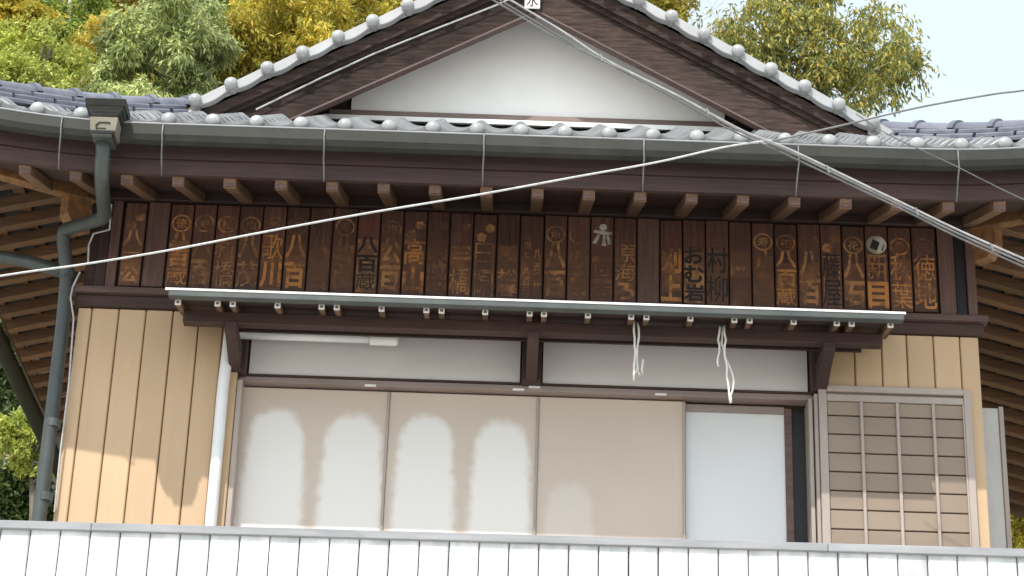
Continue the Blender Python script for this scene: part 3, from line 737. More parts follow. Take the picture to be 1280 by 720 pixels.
def put_text(q, s, x0, x1, zt, zb, y):
    n = len(s); h = (zt - zb) / n
    for i, ch in enumerate(s):
        v, f = glyph(ch); za = zt - h * (i + 1) + h * .04; hh = h * .92
        q.add([(x0 + (x1 - x0) * a, y, za + hh * b_) for a, b_, _ in v], f)
def ring(q, cx, cz_, r0, r1, y, n=22):
    vs = [(cx + r * math.cos(2 * math.pi * i / n), y, cz_ + r * math.sin(2 * math.pi * i / n)) for r in (r0, r1) for i in range(n)]
    q.add(vs, [(i, (i + 1) % n, n + (i + 1) % n, n + i) for i in range(n)])
def disc(q, cx, cz_, r, y, n=22):
    q.add([(cx + r * math.cos(2 * math.pi * i / n), y, cz_ + r * math.sin(2 * math.pi * i / n)) for i in range(n)], [tuple(range(n))])
def quad(q, pts, y): q.add([(a, y, b_) for a, b_ in pts], [tuple(range(len(pts)))])
def blob(q, cx, cz_, r, y):
    n = 18; quad(q, [(cx + r * (1 + .25 * math.sin(i * 2.7 + cx * 9)) * math.cos(2 * math.pi * i / n), cz_ + r * (1 + .22 * math.cos(i * 3.9 + cx * 7)) * math.sin(2 * math.pi * i / n)) for i in range(n)], y)

# (pixel span at mid height, crest, text, paint, ground, words for the label)
PL = [
 (153, 180, 'stamps', '八三公', 'och', None, 'two stamps over curly pale characters'),
 (182, 209, None, '', None, 'pale', 'plain and pale without readable paint'),
 (210.5, 239, 'ring', '八百蔵', 'org', None, 'ring crest over three bright orange characters'),
 (240, 267.5, 'ring', '八百', 'faint', None, 'ring crest over two faded characters'),
 (268.5, 296.5, 'ring', '新橋', 'och', None, 'ring crest over dense ochre characters'),
 (297.5, 326, 'ring', '八茂', 'och', None, 'ring crest over a flared ochre character'),
 (327, 355.5, 'ringf', '歌川', 'org', None, 'faded ring over a large orange patch of lettering'),
 (356.5, 385, 'ringf', '八百', 'org', None, 'faded ring over an orange flared character'),
 (386, 414.5, None, '八百', 'faint', None, 'lettering almost worn away, no crest'),
 (415.5, 445, 'ring', '八百', 'faint', None, 'ring crest over faded brown lettering'),
 (446, 474, 'red', '八百蔵', 'black', 'och', 'red block over black characters on ochre'),
 (475, 503, 'ringf', '公百', 'och', None, 'dim ring over muted ochre lettering'),
 (504, 532.5, 'stamps', '高山', 'org', None, 'three stamps over two bold bright characters'),
 (533.5, 561, 'stampsr', '東桜', 'redf', None, 'reddish stamps over faded reddish lettering'),
 (562, 590.5, 'stamps', '三橋', 'och', None, 'stamp over three thin strokes and a dense character'),
 (591.5, 620, 'stamps', '日月原', 'och', 'ladder', 'ladder-shaped ochre character'),
 (621, 649, None, '  松春', 'och', None, 'bare top and two dense ochre characters below'),
 (650, 679, None, '二百', 'two', None, 'two narrow columns of small characters'),
 (680, 708, 'ring', '八百', 'och', None, 'clear ring crest over flared ochre character'),
 (709, 737, 'ringf', '八百', 'faint', None, 'blurred ring and faded lettering beside the white figure'),
 (738, 766, 'man', '一回吉', 'redf', None, 'white stick-figure emblem'),
 (767, 795, None, '原海ろ', 'och', None, 'speckled, with ochre lettering low down'),
 (796, 823.5, None, '', None, 'pale', 'bare weathered wood with a few specks'),
 (824.5, 852, 'red', '刈上', 'org', None, 'red block over two bold orange characters'),
 (853, 880.5, 'red', 'おむ岩', 'black', 'och', 'red block over black brushed characters'),
 (881.5, 909.5, 'redf', '村柳', 'black', 'ochf', 'faded red block over broken black lettering'),
 (910.5, 938, 'redf', ' 門', 'redf', 'ochf', 'faded red block above an empty outlined field'),
 (939, 966, 'ring', '八百', 'faint', None, 'dim ring crest over worn lettering, beside the bright orange one'),
 (967, 995, 'ring', '八百蔵', 'org', None, 'bright ring over a glowing orange column of characters'),
 (996, 1024, 'ringf', '八百', 'och', None, 'dim ring over a flared ochre pair'),
 (1024.5, 1050, 'stampso', '藤屋', 'black', 'box', 'orange stamps over a framed dark column'),
 (1051, 1079, 'ring', '八石', 'och', None, 'orange ring over a tall flared character'),
 (1080, 1108, 'disc', '新目', 'org', 'boxed', 'white disc with a dark tilted square'),
 (1109, 1137, 'ring', '秋葉', 'org', None, 'ring crest over two crowded columns'),
 (1138, 1167.5, 'ringf', '徳地', 'org', None, 'dense orange lettering beside the end post'),
]
ORD = 'first second third fourth fifth sixth seventh eighth ninth tenth eleventh twelfth thirteenth fourteenth fifteenth sixteenth seventeenth eighteenth nineteenth twentieth'.split()
PYF = 12.948                                             # face of the plaques
PB, PT = 7.562, 8.158
paints = dict(och=p_och, org=p_org, faint=p_faint, red=p_red, redf=p_red_faint, black=p_black)
for i, (a, b_, crest, text, paint, ground, words) in enumerate(PL):
    x0, x1 = X(a, 318), X(b_, 318)
    face = PYF + random.uniform(-.004, .003); zt, zb = PT - random.uniform(0, .01), PB + random.uniform(0, .006)
    mid = (x0 + x1) / 2
    t_ = empty('name_plaque', (mid, 12.985, zb), 'name plaque: ' + words, 'plaque', 'wooden name plaques under the eave')
    def pp(mb, name, mat, **k): return under(mb.obj(name, mat, None, **k), t_)
    pp(MB().box(x0 + .002, x1 - .002, face, 12.985, zb, zt), 'board', m_plank_plain if ground == 'pale' else m_plank, bevel=.004)
    y1, y2, y3 = face - .0012, face - .0022, face - .0034
    wdt = x1 - x0; pa = paints.get(paint, p_och)
    # crest
    cz_ = zt - .135; q = MB()
    if crest in ('ring', 'ringf'):
        ring(q, mid, cz_, .050, .062, y1)
        for ch in ['魚花徳寿柏梅'[i % 6]]:
            v, f = glyph(ch); q.add([(mid - .034 + .068 * u, y1, cz_ - .034 + .068 * w_) for u, w_, _ in v], f)
        pp(q, 'crest', p_faint if crest == 'ringf' else pa if pa is not p_faint else p_och)
    elif crest in ('stamps', 'stampsr', 'stampso'):
        blob(q, mid + .030, cz_ + .035, .030, y1); blob(q, mid - .022, cz_ - .030, .032, y1)
        if i == 12: blob(q, mid - .040, cz_ - .075, .020, y1)
        pp(q, 'crest', dict(stamps=p_faint if i in (14,) else p_och, stampsr=p_red_faint, stampso=p_org)[crest])
    elif crest in ('red', 'redf'):
        for r_ in range(4):
            for c_ in range(3):
                ch = '組中魚市場'[(r_ * 3 + c_ + i) % 5]; v, f = glyph(ch, .005); s_ = wdt * .29
                q.add([(x0 + .012 + c_ * (s_ + .002) + s_ * .92 * u, y1, zt - .105 - r_ * .034 + .030 * w_) for u, w_, _ in v], f)
        pp(q, 'crest', p_red if crest == 'red' else p_red_faint)
    elif crest == 'man':
        disc(q, mid + .005, zt - .075, .024, y2)
        quad(q, [(mid - .062, zt - .112), (mid - .05, zt - .094), (mid + .062, zt - .108), (mid + .064, zt - .126), (mid, zt - .128)], y2)
        quad(q, [(mid - .030, zt - .128), (mid - .010, zt - .128), (mid - .040, zt - .195), (mid - .062, zt - .188)], y2)
        quad(q, [(mid + .004, zt - .128), (mid + .018, zt - .128), (mid + .026, zt - .205), (mid - .004, zt - .205)], y2)
        quad(q, [(mid + .026, zt - .128), (mid + .040, zt - .126), (mid + .058, zt - .19), (mid + .036, zt - .2)], y2)
        pp(q, 'crest', p_white)
        q = MB(); quad(q, [(mid - .06, zt - .20), (mid + .02, zt - .226), (mid + .055, zt - .205), (mid + .04, zt - .198), (mid, zt - .212)], y1); pp(q, 'crest', p_red)
    elif crest == 'disc':
        disc(q, mid, cz_ + .002, .064, y1, 28); pp(q, 'crest', p_white)
        q = MB(); quad(q, [(mid - .043, cz_ - .022), (mid - .022, cz_ + .043), (mid + .022, cz_ + .020), (mid + .003, cz_ - .038)], y2)
        quad(q, [(mid + .030, cz_ - .036), (mid + .045, cz_ + .006), (mid + .051, cz_ + .002), (mid + .038, cz_ - .042)], y2); pp(q, 'crest_mark', p_black)
    # painted ground for dark lettering
    ztx = zt - .215
    if ground in ('och', 'ochf'):
        q = MB(); quad(q, [(x0 + .008, zb + .008), (x1 - .008, zb + .008), (x1 - .008, ztx + .005), (x0 + .008, ztx + .005)], y1); pp(q, 'painted_field', p_och if ground == 'och' else p_faint)
    elif ground in ('box', 'boxed', 'ladder'):
        q = MB(); X0, X1, T_, B_ = x0 + .014, x1 - .014, ztx + .01, zb + .01; wv = .009
        bars = [(X0, X0 + wv, B_, T_), (X1 - wv, X1, B_, T_), (X0 + wv, X1 - wv, T_ - wv, T_)]
        if ground == 'ladder': bars += [(X0 + wv, X1 - wv, T_ - k * .062 - wv, T_ - k * .062) for k in (1, 2, 3)]
        if ground == 'boxed': bars += [(X0 + wv, X1 - wv, T_ - .12, T_ - .111), (X0 + wv, X1 - wv, T_ - .2, T_ - .191)]
        if ground == 'box': bars += [(X0 + .03, X0 + .038, T_ - .04, T_ - wv), (X1 - .038, X1 - .03, T_ - .04, T_ - wv)]
        for c0_, c1_, d0, d1 in bars: quad(q, [(c0_, d0), (c1_, d0), (c1_, d1), (c0_, d1)], y1)
        pp(q, 'painted_frame', p_och)
    # lettering over the ghost of an older coat
    if text:
        q = MB(); za_, zb_ = ztx - random.uniform(0, .06), zb + random.uniform(.01, .09)
        if ground is None: quad(q, [(x0 + .009, zb_), (x1 - .009, zb_ + .01), (x1 - .01, za_), (x0 + .01, za_ - .01)], face - .0006); pp(q, 'paint_ground', p_smear)
        q = MB()
        if paint == 'two':
            put_text(q, '三川七', mid - .05, mid - .008, zt - .12, zt - .30, y2); put_text(q, '八百蔵', mid - .052, mid - .006, zt - .36, zb + .02, y2)
            put_text(q, '八百', mid + .012, mid + .058, zt - .23, zt - .42, y2); put_text(q, '林', mid + .012, mid + .056, zt - .45, zb + .03, y2); pa = p_och
        elif ground == 'ladder': put_text(q, '原', x0 + .03, x1 - .03, zb + .19, zb + .02, y2); pa = p_faint
        else: put_text(q, text, x0 + .006, x1 - .006, ztx + .03, zb + .012, y2)
        pp(q, 'lettering', pa)
v_, f_ = glyph('水'); q = MB(); q.add([(pv.x - .040 + .08 * u, VY - .0362, pv.z - .038 + .10 * w_) for u, w_, _ in v_], f_); part(q, 'character', p_black, pl)

# ------------------------------------------------------------------ small things at the window
a, bb = U(300, 421, 12.93), U(470, 422, 12.93)
zt_ = (a.z + bb.z) / 2 + .002
tb = empty('rolled_awning', (a.x, 12.93, zt_), 'white rolled tube with rounded end cap fixed under the lintel', 'awning')
under(MB().tube([(a.x, 12.925, zt_), (bb.x, 12.925, zt_)], .030, 14).obj('tube', m_pipe_white, None, smooth=True), tb)
e0, e1 = X(462, 424, 12.93), X(498, 424, 12.93)
under(MB().tube([(e0, 12.925, zt_ - .004), (e0 + .01, 12.925, zt_ - .004), (e1 - .02, 12.925, zt_ - .004), (e1 - .006, 12.925, zt_ - .004), (e1, 12.925, zt_ - .004)], [.034, .038, .038, .034, .02], 14).obj('end_cap', m_white, None, smooth=True), tb)
def cord(pxs, name, label):
    root = empty(name, U(*pxs[0][0], 12.56), label, 'cord')
    for k, pts in enumerate(pxs):
        # smooth the drawn points
        P = [U(x, y, 12.56 + .01 * k) for x, y in pts]; out = []
        for i in range(len(P) - 1):
            for t_ in (0, .5): out.append(P[i].lerp(P[i + 1], t_) + Vector((random.uniform(-.004, .004), random.uniform(-.01, .01), 0)))
        out.append(P[-1])
        under(MB().tube(out, .0065, 6).obj('strand', m_string, None, smooth=True), root)
cord([[(793, 402), (793, 424), (794, 440), (792, 458), (792, 476)], [(797, 403), (799, 422), (796, 440), (797, 462), (791, 468)], [(803, 450), (802, 470), (798, 466), (795, 465)]], 'hanging_cord', 'short frayed white cord hanging from the canopy in front of the transom')
cord([[(899, 408), (898, 425), (899, 440), (897, 452), (898, 458)], [(905, 408), (907, 425), (905, 440), (908, 452), (909, 470), (912, 492), (913, 504)], [(903, 409), (902, 430), (907, 446), (914, 462), (918, 478), (914, 494), (914, 503)]], 'hanging_cord', 'longer looped white cord knotted at its end, beside the glass door')

# ------------------------------------------------------------------ veranda block with white metal parapet in front
FY = 11.6
def ftop(x): return 5.551 + .0053 * x
ver = empty('veranda_parapet', (0, FY, Z0), 'white metal-clad veranda parapet with pale cap rail below the window', 'parapet')
def vp(mb, name, mat, **k): return under(mb.obj(name, mat, None, **k), ver)
vp(MB().box(-6.4, 6.4, FY + .05, 12.985, Z0, 4.72), 'block', m_side)
vp(MB().box(-6.4, 6.4, FY + .10, 12.98, 4.721, 4.76), 'deck', m_deck)
vp(MB().box(-6.4, 6.4, FY + .03, FY + .09, Z0, 5.49), 'backing', m_shadow_gap)
x = X(35, 690, FY) - 24 * .1595
bi = 0
while x < 6.3:
    gap = .010 if bi in (38 + 6, 51) else .006
    x0, x1 = x + gap / 2, x + .1595 - gap / 2; yy = FY + random.uniform(-.0015, .0015); c = .006
    pr = [(x0, .02), (x0, c), (x0 + c, 0), (x1 - c, 0), (x1, c), (x1, .02)]; q = MB(); n = 6
    tops = [ftop(x) - .040 - (.004 if k in (2, 3) else 0) + random.uniform(-.002, .002) for k in range(6)]
    q.add([(a_, yy + b_, Z0) for a_, b_ in pr] + [(a_, yy + b_, tops[k]) for k, (a_, b_) in enumerate(pr)], [tuple(range(n)), tuple(range(2 * n - 1, n - 1, -1))] + [(k, k + n, (k + 1) % n + n, (k + 1) % n) for k in range(n)])
    vp(q, 'cladding_board', m_fence); x += .1595; bi += 1
for xa, xb in ((-6.4, -2.2), (-2.198, 1.73), (1.732, 6.4)):
    vp(MB().hexa([(xa, FY - .022, ftop(xa) - .046), (xb, FY - .022, ftop(xb) - .046), (xb, FY + .12, ftop(xb) - .046), (xa, FY + .12, ftop(xa) - .046),
                  (xa, FY - .022, ftop(xa)), (xb, FY - .022, ftop(xb)), (xb, FY + .12, ftop(xb)), (xa, FY + .12, ftop(xa))]), 'cap_rail', m_cap, bevel=.004)

# ------------------------------------------------------------------ overhead wires
def wire(pts, r, mat, name, label, n=7):
    """pts: (px, py, Y) through which the wire passes"""
    P = [U(*p) for p in pts]; out = []
    for i in range(len(P) - 1):
        p0, p1, p2, p3 = P[max(i - 1, 0)], P[i], P[i + 1], P[min(i + 2, len(P) - 1)]
        for k in range(6):
            t_ = k / 6
            out.append(.5 * ((2 * p1) + (p2 - p0) * t_ + (2 * p0 - 5 * p1 + 4 * p2 - p3) * t_ * t_ + (3 * p1 - p0 - 3 * p2 + p3) * t_ ** 3))
    out.append(P[-1]); o = MB().tube(out, r, n).obj(name, mat, None, smooth=True); return tag(o, label, 'wire')
CYb = 9.5
wire([(-900, 460, CYb), (-300, 394, CYb), (0, 345, CYb), (100, 331, CYb), (210, 313, CYb), (330, 290, CYb), (450, 268, CYb), (600, 243, CYb), (720, 221, CYb), (820, 203, CYb), (905, 184, CYb), (965, 175, CYb)], .0050, m_wire, 'service_wire', 'single bright wire crossing in front of the plaques')
wire([(958, 178, CYb), (985, 172, CYb), (1060, 155, CYb), (1150, 134, CYb), (1240, 118, CYb), (1330, 104, CYb), (1700, 30, CYb), (2300, -90, CYb)], .005, m_cable, 'service_wire', 'thin wire rising from the cable bundle across the open sky')
wire([(-300, -560, CYb), (200, -240, CYb), (606, -6, CYb), (680, 38, CYb), (745, 72, CYb), (840, 117, CYb), (925, 164, CYb), (985, 189, CYb), (1120, 254, CYb), (1290, 333, CYb), (1900, 590, CYb)], .0050, m_cable, 'power_cable', 'grey strand of the cable bundle crossing the gable, slackest near the peak')
wire([(-300, -585, 9.47), (200, -262, 9.47), (628, -6, 9.47), (700, 37, 9.47), (760, 76, 9.47), (850, 121, 9.47), (930, 164, 9.47), (990, 188, 9.47), (1120, 250, 9.47), (1290, 328, 9.47), (1900, 583, 9.47)], .0050, m_cable_lt, 'power_cable', 'brightest strand of the cable bundle crossing the gable')
wire([(-300, -572, 9.53), (200, -250, 9.53), (614, -6, 9.53), (690, 40, 9.53), (752, 75, 9.53), (840, 121, 9.53), (915, 163, 9.53), (980, 192, 9.53), (1120, 258, 9.53), (1290, 338, 9.53), (1900, 596, 9.53)], .0045, m_cable_dk, 'power_cable', 'dark strand of the cable bundle crossing the gable')
for k, (p, qy) in enumerate(((752, 73), (885, 141), (1035, 212), (1146, 265), (1240, 310))):
    v = U(p, qy, 9.46); o = MB().tube([v + Vector((-.005, 0, .02)), v + Vector((.004, -.01, -.022))], .006, 6).obj('cable_tie', m_cable_dk); tag(o, 'small dark tie hanging on the cable bundle', 'tie', 'ties along the cable bundle')
wire([(1070, 142, 11.6), (1110, 168, 11.6), (1185, 203, 11.6), (1235, 228, 11.6), (1285, 252, 11.6), (1500, 350, 11.6)], .0035, m_cable_dk, 'service_wire', 'very thin dark wire running down past the eave end')

# ------------------------------------------------------------------ trees
GRP = 'trees on the hillside behind the roof'
def leaves(clumps, n, size, aspect, droop, twl=1.0, seed=0):
    """clumps: array (k,4) centre + radius; n leaves hung on twigs that spread from the clump centres"""
    g = np.random.default_rng(seed); cl = np.array(clumps); k = len(cl)
    wgt = cl[:, 3] ** 2; nt_ = max(8, n // 14)
    ci = g.choice(k, nt_, p=wgt / wgt.sum())
    d = g.normal(size=(nt_, 3)); d[:, 2] = d[:, 2] * .8 + .15; d /= np.linalg.norm(d, axis=1)[:, None]
    st = cl[ci, :3] + d * (cl[ci, 3:4] * g.uniform(.0, .65, (nt_, 1)))
    ln = cl[ci, 3] * g.uniform(.35, .75, nt_) * twl
    ti = g.integers(0, nt_, n); t = g.uniform(.1, 1, n)
    p = st[ti] + d[ti] * (ln[ti] * t)[:, None]; p[:, 2] -= droop * (t * ln[ti]) ** 1.5
    p += g.normal(scale=size * .35, size=(n, 3))
    ld = d[ti] * .7 + g.normal(scale=.6, size=(n, 3)); ld[:, 2] -= droop * 1.1 + .15; ld /= np.linalg.norm(ld, axis=1)[:, None]
    sd = np.cross(ld, g.normal(size=(n, 3))); sd /= np.linalg.norm(sd, axis=1)[:, None]
    L_ = size * g.uniform(.6, 1.35, n)[:, None]; W_ = L_ * aspect * .5
    V = np.stack([p, p + ld * L_ * .45 + sd * W_, p + ld * L_, p + ld * L_ * .45 - sd * W_], 1).reshape(-1, 3)
    return V
def leaf_obj(name, V, mat):
    n = len(V) // 4; me = D.meshes.new(name)
    me.vertices.add(4 * n); me.vertices.foreach_set('co', V.astype(np.float32).ravel())
    me.loops.add(4 * n); me.loops.foreach_set('vertex_index', np.arange(4 * n, dtype=np.int32))
    me.polygons.add(n); me.polygons.foreach_set('loop_start', np.arange(0, 4 * n, 4, dtype=np.int32))
    me.materials.append(mat); me.update(); me.validate()
    o = D.objects.new(name, me); C.objects.link(o); return o
def crown_clumps(c, rx, ry, rz_, k, rr, seed):
    g = np.random.default_rng(seed); d = g.normal(size=(k, 3)); d /= np.linalg.norm(d, axis=1)[:, None]
    r = g.uniform(.25, 1.0, k) ** .6
    P = np.array(c) + d * r[:, None] * np.array([rx, ry, rz_])
    return np.column_stack([P, rr * g.uniform(.6, 1.3, k)])
def tree(name, label, group, px, py, Y, rpx, mat, n, size, aspect=.42, droop=.3, bark=m_bark, stretch=1.15, k=26, seed=1, lean=0.0, tr=None, rr=None, twl=1.0):
    c = U(px, py, Y); sc = F / ((c - Vector((0, 0, CZ))).dot(_f0)); R_ = rpx / sc
    bx_, by_ = c.x + lean, Y + random.uniform(-.3, .3); zg = gz(bx_, by_) - .1
    root = empty(name, (bx_, by_, zg), label, 'tree', group)
    cl = crown_clumps(c, R_ * 1.18, R_ * 1.1, R_ * stretch * 1.12, int(k * 1.3), rr or R_ * .30, seed)
    gl_ = random.Random(seed * 7)
    for j in range(6 if group == GRP else 3):      # side and lower lobes, so that the crown is not one ball
        a_ = gl_.uniform(0, 6.28); dn = gl_.uniform(-.5, 1.9 if group == GRP else .9); rl = R_ * gl_.uniform(.45, .8)
        lc = c + Vector((math.cos(a_) * R_ * gl_.uniform(.5, 1.05), math.sin(a_) * R_ * gl_.uniform(.5, 1.0), -dn * R_))
        cl = np.vstack([cl, crown_clumps(lc, rl, rl, rl * 1.2, max(6, k // 3), R_ * .27, seed * 31 + j)])
    under(leaf_obj('crown', leaves(cl, int(n * (2.7 if group == GRP else 2.1)), size * .72, aspect, droop, twl, seed), mat), root)
    g = random.Random(seed); q = MB(); H = c.z + R_ * stretch * .5 - zg
    r0 = tr or max(.06, H * .012); pts, rd = [], []
    for i in range(9):
        t = i / 8; pts.append(Vector((bx_ + (c.x - bx_) * t ** 1.5 + g.uniform(-.08, .08) * (i > 0), by_ + (Y - by_) * t + g.uniform(-.08, .08) * (i > 0), zg + H * t))); rd.append(r0 * (1 - .8 * t) + .008)
    q.tube(pts, rd, 7)
    for i in range(min(k, 22)):
        e = Vector(cl[i, :3]); t = max(.3, min(.95, (e.z - R_ * .5 - zg) / H)); a = pts[0].lerp(pts[-1], t); j = min(7, int(t * 8)); a = pts[j].lerp(pts[j + 1], t * 8 - j)
        m_ = a.lerp(e, .5) + Vector((g.uniform(-.1, .1), g.uniform(-.1, .1), .12 * R_))
        q.tube([a, m_, e], [r0 * .38 * (1 - .5 * t) + .006, r0 * .22 + .005, .006], 5)
    under(q.obj('trunk', bark, None, smooth=True), root)
    return root
G_BRIGHT = leaf_mat('leaf_bright_green', [(.13, .18, .035), (.28, .31, .07), (.42, .42, .10), (.22, .27, .06)])
G_MID = leaf_mat('leaf_mid_green', [(0.081, 0.135, 0.027), (0.176, 0.243, 0.047), (0.324, 0.338, 0.068)])
G_YEL = leaf_mat('leaf_yellow', [(.20, .18, .03), (.44, .33, .05), (.33, .33, .07), (.50, .36, .07), (.22, .26, .06)])
G_OLV = leaf_mat('leaf_olive_yellow', [(0.176, 0.162, 0.027), (0.351, 0.297, 0.041), (0.459, 0.338, 0.041), (0.270, 0.284, 0.054)])
G_PALE = leaf_mat('leaf_pale_greygreen', [(.10, .14, .06), (.26, .30, .12), (.44, .46, .22), (.18, .22, .09), (.34, .34, .10)])
G_DARK = leaf_mat('leaf_dark_green', [(.02, .04, .012), (.05, .08, .02), (.09, .12, .035)])
G_BAM = leaf_mat('leaf_bamboo', [(.08, .10, .04), (.20, .21, .05), (.42, .31, .045), (.12, .15, .05), (.34, .29, .07), (.10, .13, .05), (.15, .17, .07)])
tree('slender_tree', 'slender pale-stemmed tree with sparse olive leaves beside the leafy hillside trees', GRP, 15, 10, 27, 42, G_OLV, 5200, .10, seed=11, bark=m_bark_pale, k=18, tr=.05)
tree('broadleaf_tree', 'low rounded bright green tree just above the roof hip', GRP, 44, 92, 25, 55, G_BRIGHT, 9500, .085, seed=12, k=34)
tree('broadleaf_tree', 'mid green tree with a pale upright trunk showing', GRP, 92, 22, 28, 48, G_MID, 8500, .095, seed=13, bark=m_bark_pale, k=28)
tree('maple_tree', 'golden yellow tree between the bright green and grey-green trees', GRP, 128, 82, 26.5, 50, G_YEL, 8500, .085, seed=14, k=28)
tree('broadleaf_tree', 'orange-tinged yellow tree above the golden one', GRP, 150, 12, 30, 48, G_YEL, 7000, .10, seed=15, k=24)
tree('bamboo_clump', 'pale grey-green drooping bamboo clump', GRP, 218, 55, 26, 72, G_PALE, 14000, .14, .26, .9, seed=16, bark=m_culm, k=34, stretch=1.3)
tree('bamboo_clump', 'yellow-green drooping bamboo clump beside the verge', GRP, 345, 62, 27, 68, G_OLV, 14000, .13, .28, .8, seed=17, bark=m_culm, k=34, stretch=1.2)
tree('bamboo_clump', 'green bamboo clump between the two paler clumps', GRP, 288, 18, 29, 55, G_MID, 9000, .14, .28, .8, seed=18, bark=m_culm, k=28)
tree('broadleaf_tree', 'olive gold tree rising behind the verge tiles', GRP, 435, 18, 28, 68, G_OLV, 13000, .10, seed=19, k=34)
tree('evergreen_tree', 'dark green tree peeking over the verge', GRP, 487, 2, 31, 34, G_DARK, 5000, .10, seed=20, k=18)
tree('broadleaf_tree', 'yellow tree beside the dark evergreen over the verge', GRP, 550, -25, 30, 50, G_YEL, 6000, .10, seed=21, k=20)
tree('broadleaf_tree', 'yellow-leaved tree peeping over the verge near the bare tree', GRP, 822, -6, 30, 34, G_YEL, 4800, .10, seed=22, k=18)
# lower trees beside the house
tree('evergreen_bush_tree', 'dark tree with bright lower leaves seen under the eave beyond the downpipe', 'trees beside the house', 40, 470, 21, 75, G_DARK, 9000, .10, seed=31, k=34, stretch=1.0)
tree('broadleaf_tree', 'bright yellow-green tree seen under the eave beyond the downpipe', 'trees beside the house', 48, 560, 18.5, 40, G_BRIGHT, 6500, .075, seed=32, k=24, stretch=.8)
tree('evergreen_bush_tree', 'deep green shrub behind the parapet beyond the downpipe', 'trees beside the house', 20, 640, 19, 60, G_DARK, 8000, .085, seed=33, k=30, stretch=.9)
tree('broadleaf_tree', 'yellow-green tree seen past the pale side box', 'trees beside the house', 1296, 588, 20, 82, G_OLV, 12000, .085, seed=34, k=30, stretch=1.1)

# bamboo on the right: several arching culms with hanging sprays
def bamboo_grove():
    Y = 27.0; g = random.Random(5); ng = np.random.default_rng(5)
    tips = [(905, 40, -.2), (940, 8, 0), (985, -30, 0), (1040, -20, .3), (1080, 12, .5), (1145, 62, .9), (1120, 85, .6), (1040, 60, .2), (990, 50, 0), (940, 70, -.1), (1075, 110, .3), (1000, 110, 0), (960, 100, 0), (1030, 130, .1), (965, 40, 0), (1015, 20, .1), (1060, 85, .2)]
    root = empty('bamboo_grove', (3.2, Y, gz(3.2, Y) - .1), 'large yellow-green bamboo grove standing against the open sky', 'bamboo')
    clumps = []
    for i, (px, py, ln) in enumerate(tips):
        tip = U(px, py, Y + g.uniform(-.8, .8)); bx_ = 3.2 + g.uniform(-.9, .9); by_ = Y + g.uniform(-.7, .7); zg = gz(bx_, by_) - .1
        topz = tip.z + .5; pts, rd = [], []
        for k in range(13):
            t = k / 12; bend = max(0, t - .55) / .45
            pts.append(Vector((bx_ + (tip.x - bx_) * (.35 * t + .65 * bend ** 1.6), by_ + (tip.y - by_) * t, zg + (topz - zg) * (1 - (1 - t) ** 1.25) - .5 * bend ** 3))); rd.append(.035 * (1 - .85 * t) + .004)
        under(MB().tube(pts, rd, 7).obj('culm', m_culm, None, smooth=True), root)
        for k in range(5, 13):
            for j in range(3):
                b_ = pts[k] + Vector((g.uniform(-.35, .35), g.uniform(-.35, .35), g.uniform(-.25, .25))); clumps.append((b_.x, b_.y, b_.z, g.uniform(.16, .34)))
    extra = [(930, 45, 26), (985, 15, 34), (1040, 25, 36), (1085, 45, 26), (1120, 60, 20), (1000, 75, 44), (1045, 95, 36), (960, 85, 34), (920, 75, 18), (1075, 75, 30), (1010, 120, 32), (1135, 78, 16), (1090, 115, 18), (975, 120, 26), (912, 35, 20), (960, -15, 36), (1010, -25, 40)]
    for px, py, rp in extra:
        for j in range(6):
            v = U(px + g.gauss(0, rp * .55), py + g.gauss(0, rp * .5), Y + g.uniform(-.8, .8)); clumps.append((v.x, v.y, v.z, g.uniform(.14, .30)))
    under(leaf_obj('crown', leaves(clumps, 74000, .092, .30, 1.1, 1.15, 77), G_BAM), root)
bamboo_grove()

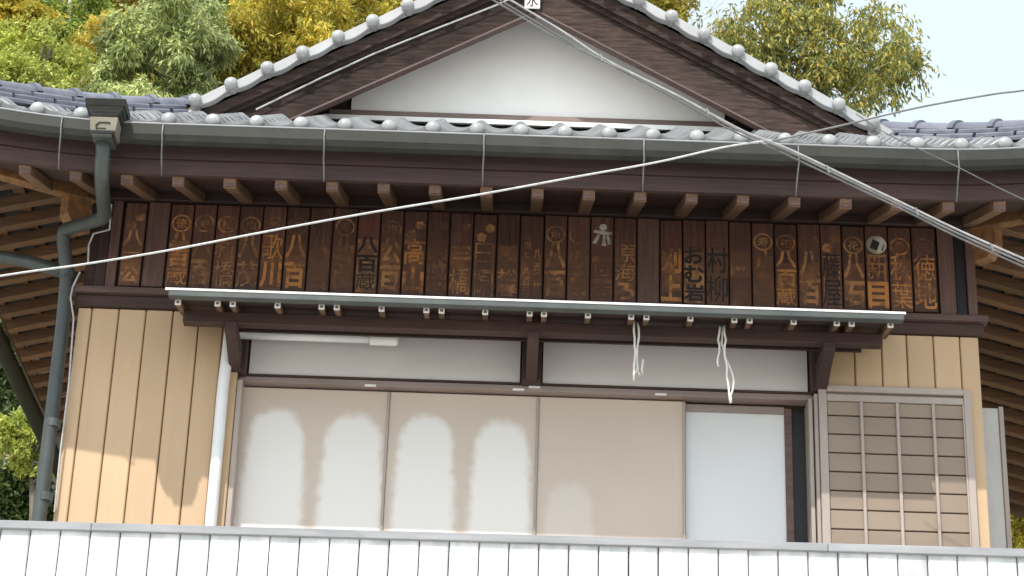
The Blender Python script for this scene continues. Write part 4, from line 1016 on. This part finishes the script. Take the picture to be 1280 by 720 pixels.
# bare tree with pale twigs
def bare_tree():
    g = random.Random(9); Y = 33.0; c = U(872, 60, Y); zg = gz(c.x, Y) - .1
    root = empty('bare_tree', (c.x, Y, zg), 'leafless tree with pale pinkish twigs beside the bamboo grove', 'tree')
    q = MB(); tw = MB()
    def grow(p, d, L_, r, dep):
        n = 4; pts, rd = [p], [r]
        for i in range(n):
            d = (d + Vector((g.gauss(0, .12), g.gauss(0, .12), g.gauss(.04, .08)))).normalized(); p = p + d * L_ / n; pts.append(p); rd.append(r * (1 - .45 * (i + 1) / n))
        (q if dep < 3 else tw).tube(pts, rd, 5 if dep < 3 else 3, False)
        if dep >= 6: return
        for k in range(3 if dep > 0 else 5):
            j = g.randint(2, n); nd = (d * .8 + Vector((g.gauss(0, .55), g.gauss(0, .55), g.gauss(.15, .3)))).normalized()
            grow(pts[j], nd, L_ * g.uniform(.55, .78), rd[j] * .68, dep + 1)
    H = c.z - zg
    trunk_top = Vector((c.x, Y, zg + H * .72)); q.tube([(c.x, Y, zg), (c.x + .1, Y, zg + H * .4), trunk_top], [.16, .12, .08], 8)
    for k in range(4): grow(trunk_top - Vector((0, 0, .4 * k)), Vector((g.gauss(0, .5), g.gauss(0, .4), 1)).normalized(), 2.0, .06, 1)
    m_tw = noisy('pale_twig', (.34, .27, .26), (.48, .40, .39), (1, 1, 1), 5, .9, .1)
    under(q.obj('trunk', m_bark_pale, None), root); under(tw.obj('twigs', m_tw, None), root)
bare_tree()

# the wooded hillside behind, one mass of foliage
cl = []
g = np.random.default_rng(3)
for px in range(-160, 700, 38):
    for py in (-60, -10, 45, 100):
        v = U(px + g.normal(0, 14), py + g.normal(0, 12), 37 + g.uniform(-2.5, 2.5)); cl.append((v.x, v.y, v.z, g.uniform(.55, 1.0)))
for k in range(260):
    x, y = g.uniform(-22, 2), g.uniform(33, 44); cl.append((x, y, gz(x, y) + g.uniform(1, 9), g.uniform(.7, 1.5)))
for k in range(240):
    x, y = g.uniform(-40, 14), g.uniform(44, 75); cl.append((x, y, gz(x, y) + g.uniform(1, 7), g.uniform(1.2, 2.4)))
wd = leaf_obj('hillside_wood', leaves(cl, 120000, .19, .45, .3, 1.2, 5), leaf_mat('leaf_far_wood', [(0.068, 0.101, 0.027), (0.176, 0.189, 0.041), (0.324, 0.243, 0.041), (0.121, 0.162, 0.041)]))
tag(wd, 'dense mixed wood covering the hillside behind the nearer trees', 'wood', None, 'stuff')
cl = []
for k in range(90):
    x, y = g.uniform(4.5, 16), g.uniform(23, 34); cl.append((x, y, gz(x, y) + g.uniform(.3, 3.5), g.uniform(.6, 1.1)))
for k in range(60):
    x, y = g.uniform(-16, -4.8), g.uniform(22, 30); cl.append((x, y, gz(x, y) + g.uniform(.3, 4.5), g.uniform(.6, 1.2)))
us = leaf_obj('undergrowth', leaves(cl, 26000, .16, .45, .3, 1.2, 6), leaf_mat('leaf_undergrowth', [(0.041, 0.068, 0.020), (0.095, 0.135, 0.034), (0.176, 0.189, 0.041)]))
tag(us, 'dark undergrowth on the slope beside the house', 'undergrowth', None, 'stuff')
